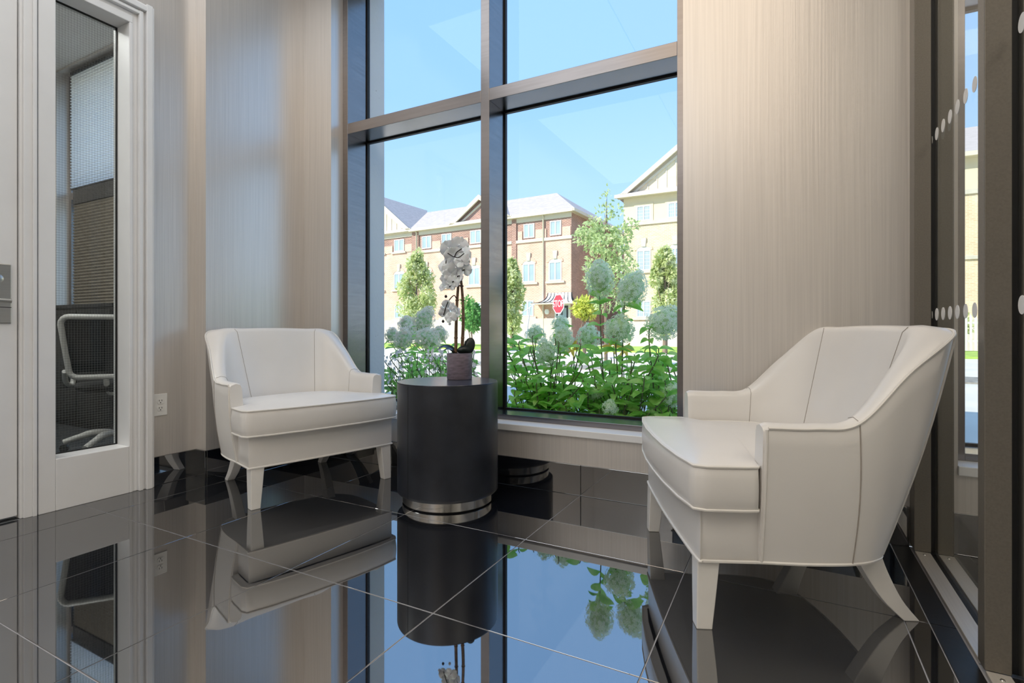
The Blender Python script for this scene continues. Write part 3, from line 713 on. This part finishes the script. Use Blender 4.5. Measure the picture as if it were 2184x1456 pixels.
# slender multi-branched tree in the middle of the right pane
def airy_tree():
    Y0 = 13.0; r = random.Random(3); b = at(1292, 760, Y0)
    o = thing('young_tree', 'tall airy young tree between the brick house and the tan house', 'tree', (b.x, Y0, -.06))
    L = lambda px, py, dy=0: at(px, py, Y0+dy) - Vector((b.x, Y0, -.06))
    part('trunk', MB().tube(bez([(0, 0, 0), L(1292, 690), L(1290, 600), L(1294, 500), L(1294, 420)], 5), [.05-.045*i/20 for i in range(21)], 7), M['bark'], o, True)
    B = [(1294,425,10,16,22),(1296,402,5,12,10),(1290,455,20,16,55),(1318,450,12,16,30),(1265,470,14,10,35),(1258,492,26,16,170),(1245,505,22,16,130),(1290,498,30,18,220),(1325,500,22,18,150),(1345,478,16,12,60),(1300,520,36,20,260),(1268,520,24,18,150),
         (1318,545,30,24,240),(1285,555,34,24,240),(1335,572,26,18,150),(1302,585,40,26,260),(1272,600,26,20,150),(1262,575,16,14,60),(1325,610,28,24,170),(1300,640,34,24,180),(1345,595,14,10,50)]
    for j, (px, py, rx, rz, n) in enumerate(B[::2]):
        s0 = L(1292, min(690, py+60)); part('branch', MB().tube(bez([s0, (s0+L(px, py))/2+Vector((0, 0, -.1)), L(px, py, r.uniform(-.3, .3))], 4), [.018-.0016*i for i in range(9)], 5), M['bark'], o, True)
    k = ppm(1292, Y0)
    stuff(part('foliage', foliage([(L(px, py, r.uniform(-.35, .35)), (rx/k, rx/k, rz/k), n*1.15) for px, py, rx, rz, n in B], .115, r), M['tree_leaf_b'], o))
airy_tree()
def shrub(label, px, py, Y, rx, rz, m, n, size, seed, name='round_shrub', group=None):
    r = random.Random(seed); c = at(px, py, Y); k = ppm(px, Y); o = thing(name, label, 'shrub', (c.x, Y, -.05), 0, group)
    for j in range(5): part('stem', MB().tube([(0, 0, 0), (r.uniform(-.3, .3)*rx/k, r.uniform(-.2, .2), (c.z)*.6), (r.uniform(-.7, .7)*rx/k, r.uniform(-.2, .2), c.z)], [.03, .02, .01], 5), M['bark'], o, True)
    bl = []
    for j in range(26):
        v = rvec(r); bl.append((Vector((v.x*rx/k*.75, v.y*rx/k*.75, c.z+.05+v.z*rz/k*.75)), (rx/k*.35,)*3, n/26))
    stuff(part('foliage', foliage(bl, size, r), m, o))
shrub('dark green rounded shrub behind the orchid canes', 1008, 668, 20, 34, 38, M['dark_leaf'], 3000, .17, 21)
shrub('yellow green shrub below the tall young tree', 1247, 655, 15, 26, 24, M['yellow_leaf'], 900, .15, 22)
shrub('pale green clipped shrub by the brick house steps', 1070, 692, 24, 26, 12, M['tree_leaf'], 1100, .2, 23)

# ------------------------------------------------------------------ hydrangeas
def leaf_mesh(nm, L, Wd, m, fold=.22, droop=.18):
    rows = []
    for i in range(6):
        u = i/5; w = Wd*.5*(math.sin(PI*u**.8)**.8 if 0 < u < 1 else .0); z = -droop*L*u*u
        rows.append([(-w, u*L, z+w*fold*2), (0, u*L, z), (w, u*L, z+w*fold*2)])
    return MB().grid(rows).raw(nm, m, True)
hleaf = [leaf_mesh('leaf', .122, .078, M['hyd_leaf'], .22, .10), leaf_mesh('leaf', .095, .056, M['hyd_leaf'], .3, .3)]
def floret_head(rx, rz, n, r, m):
    mb = MB()
    for k in range(n):
        u = r.uniform(-1, 1); a = r.uniform(0, 2*PI); q = math.sqrt(1-u*u); nrm = Vector((q*math.cos(a), q*math.sin(a), u))
        sh = (1-.35*max(0, u))*1.0; jit = r.uniform(.80, 1.06)
        p = Vector((nrm.x*rx*sh*jit, nrm.y*rx*sh*jit, nrm.z*rz*jit)); nn = (nrm+rvec(r)*.5).normalized()
        t = nn.orthogonal().normalized(); t = Matrix.Rotation(r.uniform(0, 6.28), 3, nn) @ t; s_ = nn.cross(t); w = r.uniform(.008, .0125)
        for d1, d2 in ((t, s_), (s_, -t), (-t, -s_), (-s_, t)):
            o = len(mb.v); mb.v += [tuple(p), tuple(p+(d1*.9+d2*.45)*w), tuple(p+d1*1.35*w+nn*.003), tuple(p+(d1*.9-d2*.45)*w)]; mb.f.append((o, o+1, o+2, o+3))
    return mb
def hydrangea(label, bx, by, heads, shoots, seed, pink=False, leafstep=.05, lz=.10):
    r = random.Random(seed); o = thing('hydrangea_bush', label, 'flowering shrub', (bx, by, -.02)); B = Vector((bx, by, -.02)); nl = 0
    fm = M['hyd_pink'] if pink else M['hyd_flower']
    tips = []
    for (px, py, Y, rx, rz, tilt) in heads:
        c = at(px, py, Y); k = ppm(px, Y); tips.append((c, rx/k, rz/k, tilt))
    for (px, py, Y) in shoots: tips.append((at(px, py, Y), 0, 0, 0))
    for c, rx, rz, tilt in tips:
        ax = Vector((math.sin(tilt)*math.cos(YAW), math.sin(tilt)*math.sin(YAW), math.cos(tilt)))
        end = c - ax*rz*.5; st = B + Vector((r.uniform(-.14, .14), r.uniform(-.12, .12), 0)); mid = st.lerp(end, .55) + Vector((r.uniform(-.04, .04), r.uniform(-.04, .04), -.02))
        pth = [q-B for q in bez([st, mid, end-ax*.06, end], 6)]
        part('stem', MB().tube(pth, [.006-.003*i/len(pth) for i in range(len(pth))], 5), M['green_stem'], o, True)
        if rx:
            mb = floret_head(rx, rz, int(260*min(2.2, max(.5, (rx*rz)/.0075))), r, fm)
            hd = link('flower_head', mb.raw('flower_head', fm), o, c-B); hd.rotation_euler = (ax.to_track_quat('Z', 'Y')).to_euler()
            core = MB().lathe([(.0001, -rz*.72), (rx*.55, -rz*.45), (rx*.72, 0), (rx*.5, rz*.5), (.0001, rz*.75)], 10); part('core', core, M['hyd_core'], hd, True)
        # paired leaves along the stem
        ln = 0; ph = r.uniform(0, 3.14)
        for i in range(1, len(pth)):
            ln += (pth[i]-pth[i-1]).length
            if ln > leafstep and pth[i].z > lz:
                ln = 0; ph += 1.57
                for sg in (0, PI):
                    if nl >= 290: break
                    a = ph+sg+r.uniform(-.4, .4); l = link('leaf', r.choice(hleaf), o, pth[i]); nl += 1
                    el = r.uniform(-.35, .45); d = Vector((math.cos(a)*math.cos(el), math.sin(a)*math.cos(el), math.sin(el)))
                    l.rotation_euler = (d.to_track_quat('Y', 'Z') @ Matrix.Rotation(r.uniform(-.5, .5), 3, 'Y').to_quaternion()).to_euler(); s_ = r.uniform(.75, 1.25); l.scale = (s_, s_, s_)
    return o
# bushes beyond the right pane
def shoots(x0, x1, y0, y1, Y0, Y1, n, seed):
    r = random.Random(seed); return [(r.uniform(x0, x1), r.uniform(y0, y1), r.uniform(Y0, Y1)) for _ in range(n)]
hydrangea('tall hydrangea bush with the biggest pale green flower heads, right of the window middle', -1.05, 3.62,
    [(1279, 595, 3.62, 31, 42, .0), (1349, 616, 3.58, 33, 42, .45), (1322, 700, 3.5, 33, 33, .25), (1256, 716, 3.9, 27, 26, -.1)], shoots(1250, 1400, 740, 850, 3.35, 3.9, 17, 31), 41)
hydrangea('hydrangea bush at the left of the right pane, low rounded heads', -1.52, 3.60,
    [(1199, 722, 3.6, 25, 30, .1), (1166, 752, 3.45, 24, 32, -.3), (1142, 712, 4.1, 22, 20, 0), (1196, 690, 4.2, 20, 18, 0)], shoots(1075, 1240, 715, 850, 3.35, 3.9, 20, 32), 42)
hydrangea('hydrangea bush leaning over the right edge of the window', -.62, 3.55,
    [(1418, 686, 3.45, 36, 44, .95), (1432, 842, 3.4, 22, 26, .2)], shoots(1370, 1440, 735, 870, 3.3, 3.8, 12, 33), 43)
hydrangea('low hydrangea at the foot of the glass with a single small white head', -1.08, 3.38,
    [(1301, 868, 3.24, 17, 17, .1), (1268, 838, 3.4, 18, 13, 0)], shoots(1200, 1430, 790, 880, 3.25, 3.5, 22, 34), 44, lz=.2)
hydrangea('low leafy hydrangea without flowers at the left foot of the right pane', -1.52, 3.36, [], shoots(1075, 1240, 780, 880, 3.25, 3.5, 24, 38), 47, lz=.2)
hydrangea('hydrangea bush with faded pinkish heads behind the orchid, in the left pane', -2.62, 4.25,
    [(905, 682, 4.5, 24, 32, .5), (915, 722, 4.3, 30, 24, .6), (880, 712, 4.8, 20, 20, 0), (937, 712, 4.6, 20, 18, .1)], shoots(870, 1020, 725, 800, 3.6, 4.4, 22, 35), 45, True)
hydrangea('hydrangea bush beside the concrete pier at the left edge of the left pane', -3.05, 4.05,
    [(836, 714, 4.5, 16, 17, 0), (859, 722, 4.1, 20, 26, .1), (868, 690, 4.9, 20, 18, 0)], shoots(815, 900, 735, 830, 3.5, 4.3, 20, 36), 46, True)
# white ground-cover blossoms among the left bushes
bl = thing('blossom_cluster', 'small white blossoms scattered low before the left hydrangeas', 'flowers', (-2.6, 3.7, -.02)); r = random.Random(9)
mb = MB(); ms = MB()
for _ in range(150):
    c = at(r.uniform(812, 1020), r.uniform(745, 835), r.uniform(3.35, 3.9)) - Vector((-2.6, 3.7, -.02)); ms.tube([(c.x*.8, c.y*.8, 0), tuple(c)], .0015, 4, False)
    for k in range(5):
        a = 2*PI*k/5; leafquad(mb, c, .019, .015, Vector((math.cos(a), -.6+.3*math.sin(a), math.sin(a))), Vector((0, -1, .3)))
stuff(part('blossoms', mb, M['white_petal'], bl)); stuff(part('stalks', ms, M['green_stem'], bl))
# orange day lilies
for i, (px, py, lab) in enumerate(((1222, 742, 'orange day lily, the left one of three behind the hydrangeas'), (1308, 738, 'orange day lily, the middle one of three behind the hydrangeas'), (1335, 746, 'orange day lily, the right one of three behind the hydrangeas'))):
    yl = 4.3+.55*i; c = at(px, py, yl); o = thing('day_lily', lab, 'flower', (c.x, yl, -.02), 0, 'orange day lilies'); zc = c.z+.02
    part('stem', MB().tube([(0, 0, 0), (.02, 0, zc*.6), (0, 0, zc)], .005, 5), M['green_stem'], o, True)
    for j in range(7):
        a = j*.9; part('leaf', MB().grid([[(math.cos(a)*u*.2-.006, math.sin(a)*u*.2, .5*math.sin(u*2.4)*.8), (math.cos(a)*u*.2+.006, math.sin(a)*u*.2, .5*math.sin(u*2.4)*.8)] for u in (0.02, .3, .6, .9, 1.1)]), M['hyd_leaf'], o, True)
    for j in range(6):
        a = 2*PI*j/6; mbp = MB(); rows = []
        for u in (0, .35, .7, 1): rr_ = .012+.075*u*u; w = .019*math.sin(PI*(.15+.8*u)); q = Vector((math.cos(a)*rr_*1.2, -.02-.05*u+math.sin(a)*rr_*.5, zc+math.sin(a)*rr_)); rows.append([q+Vector((-math.sin(a), 0, math.cos(a)))*w, q, q-Vector((-math.sin(a), 0, math.cos(a)))*w])
        part('petal', mbp.grid(rows), M['orange'], o, True)

# ------------------------------------------------------------------ street furniture
b = at(1191, 760, 15.5); sg = thing('stop_sign', 'red octagonal stop sign on a pale post before the brick house', 'sign', (b.x, 15.5, -.06), math.radians(-32))
zc = at(1191, 648, 15.5).z+.06
octp = lambda R_: [(R_*math.cos(math.radians(22.5+45*k)), zc+R_*math.sin(math.radians(22.5+45*k))) for k in range(8)]
part('post', MB().tube([(0, .03, 0), (0, .03, zc+.2)], .028, 8), M['galv'], sg, True)
part('border', MB().prism(octp(.335), -.006, .006, 'y'), M['sign_white'], sg); part('sign_face', MB().prism(octp(.305), -.010, -.0062, 'y'), M['sign_red'], sg)
tcu = bpy.data.curves.new('stop', 'FONT'); tcu.body = 'STOP'; tcu.size = .27; tcu.align_x = 'CENTER'; tcu.align_y = 'CENTER'; tcu.extrude = .002
tob = bpy.data.objects.new('stop', tcu); COL.objects.link(tob)
tme = bpy.data.meshes.new_from_object(tob.evaluated_get(bpy.context.evaluated_depsgraph_get())); bpy.data.objects.remove(tob)
tme.materials.clear(); tme.materials.append(M['sign_white'])
lt = link('lettering', tme, sg, (0, -.0125, zc)); lt.rotation_euler = (PI/2, 0, 0); lt.scale = (.92, 1.15, 1)
# street lamp with a white globe head half hidden in the young tree
b = at(1325, 740, 18); o = thing('street_lamp', 'white globe street lamp among the branches of the young tree', 'lamp', (b.x, 18, -.06)); zc = at(1325, 527, 18).z+.06
part('pole', MB().tube([(0, 0, 0), (0, 0, 1), (0, 0, zc-.12)], [.05, .035, .03], 8), M['galv'], o, True)
part('globe', MB().lathe([(.0001, zc-.15), (.08, zc-.14), (.13, zc-.06), (.14, zc), (.11, zc+.10), (.0001, zc+.15)], 16), M['sign_white'], o, True)
# leaning pole
b = at(1117, 745, 17); o = thing('leaning_pole', 'thin grey leaning pole with a slanted arm left of the stop sign', 'pole', (b.x, 17, -.06)); q = at(1131, 655, 17)-Vector((b.x, 17, -.06))
part('pole', MB().tube([(0, 0, 0), tuple(q)], [.035, .02], 8), M['galv'], o, True)
q2 = at(1141, 648, 17)-Vector((b.x, 17, -.06)); q3 = at(1118, 664, 17)-Vector((b.x, 17, -.06)); part('arm', MB().tube([tuple(q3), tuple(q), tuple(q2)], .02, 6), M['galv'], o, True)

# ------------------------------------------------------------------ houses
def hwindow(h, x0, x1, z0, z1, arch=0, y=0, sill=True, key=False, grid=0):
    f = part('window', MB().box(x0, x0+.07, y-.03, y+.06, z0, z1).box(x1-.07, x1, y-.03, y+.06, z0, z1).box(x0+.07, x1-.07, y-.03, y+.06, z0, z0+.07).box(x0+.07, x1-.07, y-.03, y+.06, z1-.07, z1).box((x0+x1)/2-.045, (x0+x1)/2+.045, y-.03, y+.06, z0+.07, z1-.07), M['window_white'], h)
    for a, b_ in ((x0+.07, (x0+x1)/2-.045), ((x0+x1)/2+.045, x1-.07)):
        part('pane', MB().box(a, b_, y-.004, y+.02, z0+.07, z1-.07), M['house_glass'], f)
        if grid:
            g = MB(); nz = grid
            for k in range(1, nz): zq = z0+.07+(z1-z0-.14)*k/nz; g.box(a, b_, y-.012, y-.0045, zq-.009, zq+.009)
            for k in (1, 2): xq = a+(b_-a)*k/3; g.box(xq-.009, xq+.009, y-.013, y-.005, z0+.07, z1-.07)
            part('glazing_bars', g, M['window_white'], f)
    if sill: part('sill', MB().box(x0-.22, x1+.22, y-.12, y-.0, z0-.16, z0-.02), M['stone_white'], h)
    if arch:
        n = 8; xc = (x0+x1)/2; hw = (x1-x0)/2
        lo = [(xc+hw*math.cos(PI*k/n), z1+.001+arch*math.sin(PI*k/n)) for k in range(n+1)]; part('window_arch', MB().prism(lo, y-.028, y+.05, 'y'), M['window_white'], h)
        hi = [(xc+(hw+.12)*math.cos(PI*k/n), z1+(arch+.2)*math.sin(PI*k/n)) for k in range(n+1)]
        mb = MB()
        for k in range(n): mb.prism([lo[k], lo[k+1], hi[k+1], hi[k]], y-.05, y-.001, 'y')
        part('arch_course', mb, M['brick'] if not grid else M['brick_tan'], h)
        if key: part('keystone', MB().prism([(xc-.12, z1+arch-.02), (xc+.12, z1+arch-.02), (xc+.17, z1+arch+.5), (xc-.17, z1+arch+.5)], y-.10, y-.002, 'y'), M['stone_white'], h)
def roof(h, faces, verts, name='roof', m='shingle'):
    part(name, MB().add(verts, faces), M[m], h)

hb = thing('townhouse_row', 'three storey salmon brick townhouse row with grey hipped roof across the street', 'house', (-12.1, 31.14, -.06), math.radians(-3))
EV = 8.50
part('wall', MB().box(-30, 0, .001, 12.2, 0, 7.0), M['brick'], hb); part('upper_wall', MB().box(-30, -.0, .02, 12.2, 7.0, EV+.15), M['brick_dark'], hb)
part('end_wall', MB().box(0.001, .03, .0, 12.2, 0, EV+.1), M['brick_dark'], hb)  # shade of the end wall put in with the darker brick
part('stone_base', MB().box(-30.05, .06, -.12, 0, .0, 1.75), M['stone_white'], hb)
part('belt_course', MB().box(-12.6, -4.35, -.10, .0, 6.82, 7.02).box(-4.0, .08, -.10, .0, 6.82, 7.02), M['stone_white'], hb)
for x0, x1 in ((-13.25, -12.6), (-4.35, -4.0)): part('pilaster', MB().box(x0, x1, -.08, -.0, 1.75, EV), M['brick_dark'], hb)
for x0, x1 in ((-3.9, -3.55), (-2.55, -1.75), (-.6, -.02), (-11.3, -10.5), (-9.4, -8.0), (-17, -15.3), (-14.0, -13.3)):
    part('brick_panel', MB().box(x0, x1, -.045, -.0, 7.02, 7.62), M['brick'], hb)
for x in (-12.78, -1.94): part('downspout', MB().tube([(x, -.10, .2), (x, -.10, EV-.1), (x, -.30, EV+.05)], .055, 8), M['gutter'], hb, True)
part('gutter', MB().box(-13.3, .35, -.42, -.28, EV-.02, EV+.16), M['gutter'], hb); part('gutter', MB().box(.28, .42, -.42, 12.5, EV-.02, EV+.16), M['gutter'], hb)
part('soffit', MB().box(-30, .30, -.30, -.001, EV-.02, EV+.04).box(.031, .30, 0, 12.4, EV-.02, EV+.04), M['soffit'], hb)
part('frieze', MB().box(-30, .05, -.06, -.001, EV-.30, EV-.021), M['gutter'], hb)
RZ = 11.65; y0, y1, ym = -.42, 12.6, 6.1
roof(hb, [(0, 1, 4, 3), (1, 2, 4), (2, 5, 3, 4), (0, 3, 5)], [(-30, y0, EV+.16), (.42, y0, EV+.16), (.42, y1, EV+.16), (-30, ym, RZ), (-3.95, ym, RZ), (-30, y1, EV+.16)])
def gable(h, xa, xf0, xf1, za, zf, yf, yback, m, wall_m, boards=False, name='gable'):
    g = part(name, MB().prism([(xf0+.1, zf), (xf1-.1, zf), (xa, za-.10)], yf+.02, yf+.2, 'y'), M[wall_m], h)
    roof(h, [(0, 1, 2, 3), (3, 2, 4, 5)], [(xf0-.15, yf-.35, zf-.05), (xf0-.15, yback*.15, zf-.05), (xa, yback, za), (xa, yf-.35, za), (xf1+.15, yback*.15, zf-.05), (xf1+.15, yf-.35, zf-.05)], 'gable_roof', m)
    for s_, xe in ((1, xf0), (-1, xf1)):
        part('rake_board', MB().prism([(xe-s_*.15, zf-.05), (xa, za), (xa, za-.34), (xe+s_*.28, zf-.05)], yf-.38, yf-.25, 'y'), M['gutter'], h)
        part('rake_board', MB().prism([(xe+s_*.45, zf), (xa, za-.50), (xa, za-.66), (xe+s_*.68, zf)], yf-.06, yf+.019, 'y'), M['gutter'], h)
    part('gable_ledge', MB().box(xf0-.1, xf1+.1, yf-.38, yf+.0, zf-.12, zf+.08), M['gutter'], h)
    if boards:
        n = int((xf1-xf0)/.52)
        for k in range(1, n):
            x_ = xf0+(xf1-xf0)*k/n; zt_ = zf+(za-zf)*(1-abs(x_-xa)/((xf1-xf0)/2))-.6
            if zt_ > zf+.2: part('batten', MB().box(x_-.03, x_+.03, yf-.015, yf+.02, zf+.08, zt_), M['gutter'], h)
gable(hb, -6.85, -9.35, -4.3, 10.45, 8.62, -.05, 4.0, 'shingle', 'brick_dark')
gable(hb, -17.3, -21.35, -13.25, 11.95, 8.66, -.05, 6.6, 'shingle', 'cream', True)
for x0, x1 in ((-3.46, -2.64), (-1.49, -.68), (-15.14, -14.11), (-12.32, -11.41), (-10.43, -9.52), (-7.84, -6.9), (-17.3, -16.25), (-5.9, -5.0)): hwindow(hb, x0, x1, 7.13, 8.08, sill=(x0 < -13 ))
for x0, x1 in ((-3.53, -2.6), (-1.56, -.65), (-15.14, -14.11), (-12.32, -11.40), (-10.4, -9.5), (-7.97, -7.0), (-17.3, -16.3), (-5.9, -5.0)): hwindow(hb, x0, x1, 4.18, 5.42, .2, key=True)
for x0, x1 in ((-3.6, -2.7), (-10.4, -9.4), (-7.9, -6.9), (-15.1, -14.1)): hwindow(hb, x0, x1, 1.9, 2.95)
for yy in (2.2, 3.6):
    part('end_window', MB().box(.03, .08, yy, yy+1, 4.2, 5.6), M['window_white'], hb); part('end_window_glass', MB().box(.08, .085, yy+.08, yy+.92, 4.28, 5.52), M['house_glass'], hb)
dr = part('door', MB().box(-1.0, -.15, -.06, -.0, 1.0, 2.55), M['door_dark'], hb)
part('door_frame', MB().box(-1.12, -1.0, -.09, 0, 1.0, 2.67).box(-.15, -.03, -.09, 0, 1.0, 2.67).box(-1.0, -.15, -.09, 0, 2.55, 2.67), M['window_white'], hb)
for x_ in (-.78, -.42): part('door_glass', MB().box(x_-.13, x_+.13, -.07, -.0605, 1.4, 2.4), M['house_glass'], dr)
part('steps', MB().box(-1.4, .2, -1.6, -.125, 0, .35).box(-1.4, .2, -1.2, -.125, .35, .7).box(-1.4, .2, -.8, -.125, .7, 1.0), M['stone_white'], hb)
# bell shaped canopy over the door with standing seams
def bell(u): return (-.05-1.15*u, 3.38-.62*math.sin(PI/2*min(1, u*1.0))**.55 if u > 0 else 3.38)
rows = []
for i in range(9):
    u = i/8; dz = 3.38-.68*(1-(1-u)**2.2); ex = .05+.75*(u**1.8); dpt = -.05-.95*(u**1.5); rows.append([(-1.55-ex, -.001, dz), (-1.55-ex, dpt, dz), (.0+ex, dpt, dz), (.0+ex, -.001, dz)])
cn = part('canopy', MB().grid(rows), M['canopy'], hb)
for k in range(8):
    f_ = k/7; part('canopy_seam', MB().tube([Vector(r_[1]).lerp(Vector(r_[2]), f_)+Vector((0, -.02, .02)) for r_ in rows], .022, 5), M['black_metal'], cn)
for k in range(1, 4): part('canopy_seam', MB().tube([Vector(r_[2]).lerp(Vector(r_[3]), k/4)+Vector((.02, 0, .02)) for r_ in rows], .022, 5), M['black_metal'], cn)
part('canopy_edge', MB().box(-2.38, .84, -1.06, -.02, 2.62, 2.70), M['gutter'], hb)
part('wall_lantern', MB().lathe([(.0001, 2.0), (.12, 2.03), (.17, 2.18), (.12, 2.32), (.0001, 2.36)], 14, -1.62, -.19), M['sign_white'], hb, True)

h2 = thing('tan_house', 'tan brick house with cream upper floor and battened gable at the right', 'house', (-8.85, 31.8, -.06))
part('wall', MB().box(0, 24, 0, 11, 0, 7.45), M['brick_tan'], h2); part('upper_wall', MB().box(-.02, 24, -.02, 11, 7.45, 9.2), M['cream'], h2)
part('stone_base', MB().box(-.05, 24, -.12, 0, 0, 1.5), M['stone_white'], h2); part('belt_course', MB().box(-.08, 24.05, -.10, -.021, 7.38, 7.6), M['stone_white'], h2); part('belt_course', MB().box(9, 24.05, -.10, 0, 4.30, 4.46), M['stone_white'], h2)
part('soffit', MB().box(-.35, 24.4, -.45, -.021, 9.08, 9.16), M['soffit'], h2); part('gutter', MB().box(-.45, 24.4, -.58, -.45, 9.06, 9.26), M['gutter'], h2)
roof(h2, [(0, 1, 4, 3), (1, 2, 4), (2, 5, 3, 4), (0, 3, 5)], [(-.45, -.55, 9.24), (24.5, -.55, 9.24), (24.5, 11.5, 9.24), (4, 5.5, 12.2), (20.5, 5.5, 12.2), (-.45, 11.5, 9.24)])
gable(h2, 3.95, -.15, 8.05, 12.3, 9.22, -.1, 5.4, 'shingle', 'cream', True)
for x0, x1 in ((.79, 1.65), (2.65, 3.5), (5.2, 6.1), (14.9, 15.85), (17.5, 18.4)):
    hwindow(h2, x0, x1, 7.62, 8.55, y=-.03, sill=False, grid=4); part('window_surround', MB().box(x0-.15, x0, -.06, -.021, 7.6, 8.7).box(x1, x1+.15, -.06, -.021, 7.6, 8.7).box(x0, x1, -.06, -.021, 8.55, 8.7), M['cream'], h2)
    hwindow(h2, x0, x1, 4.6, 5.85, .22, key=True, grid=5); hwindow(h2, x0, x1, 1.75, 2.75, grid=4)
# picket fence far across the street, glimpsed through the vestibule
c0 = at(2018, 700, 27.5); fe = thing('picket_fence', 'pale picket fence across the street, seen through the vestibule window', 'fence', (c0.x, 27.5, 0))
for k in range(18): part('picket', MB().prism([(k*.15, .05), (k*.15+.08, .05), (k*.15+.08, 1.45), (k*.15+.04, 1.55), (k*.15, 1.45)], -.012, .012, 'y'), M['window_white'], fe)
for z in (.4, 1.15): part('rail', MB().box(-.05, 2.7, .0125, .06, z, z+.09), M['window_white'], fe)
shrub('bright green shrub behind the picket fence', 2040, 690, 28.6, 30, 20, M['tree_leaf'], 900, .2, 24, 'fence_shrub')
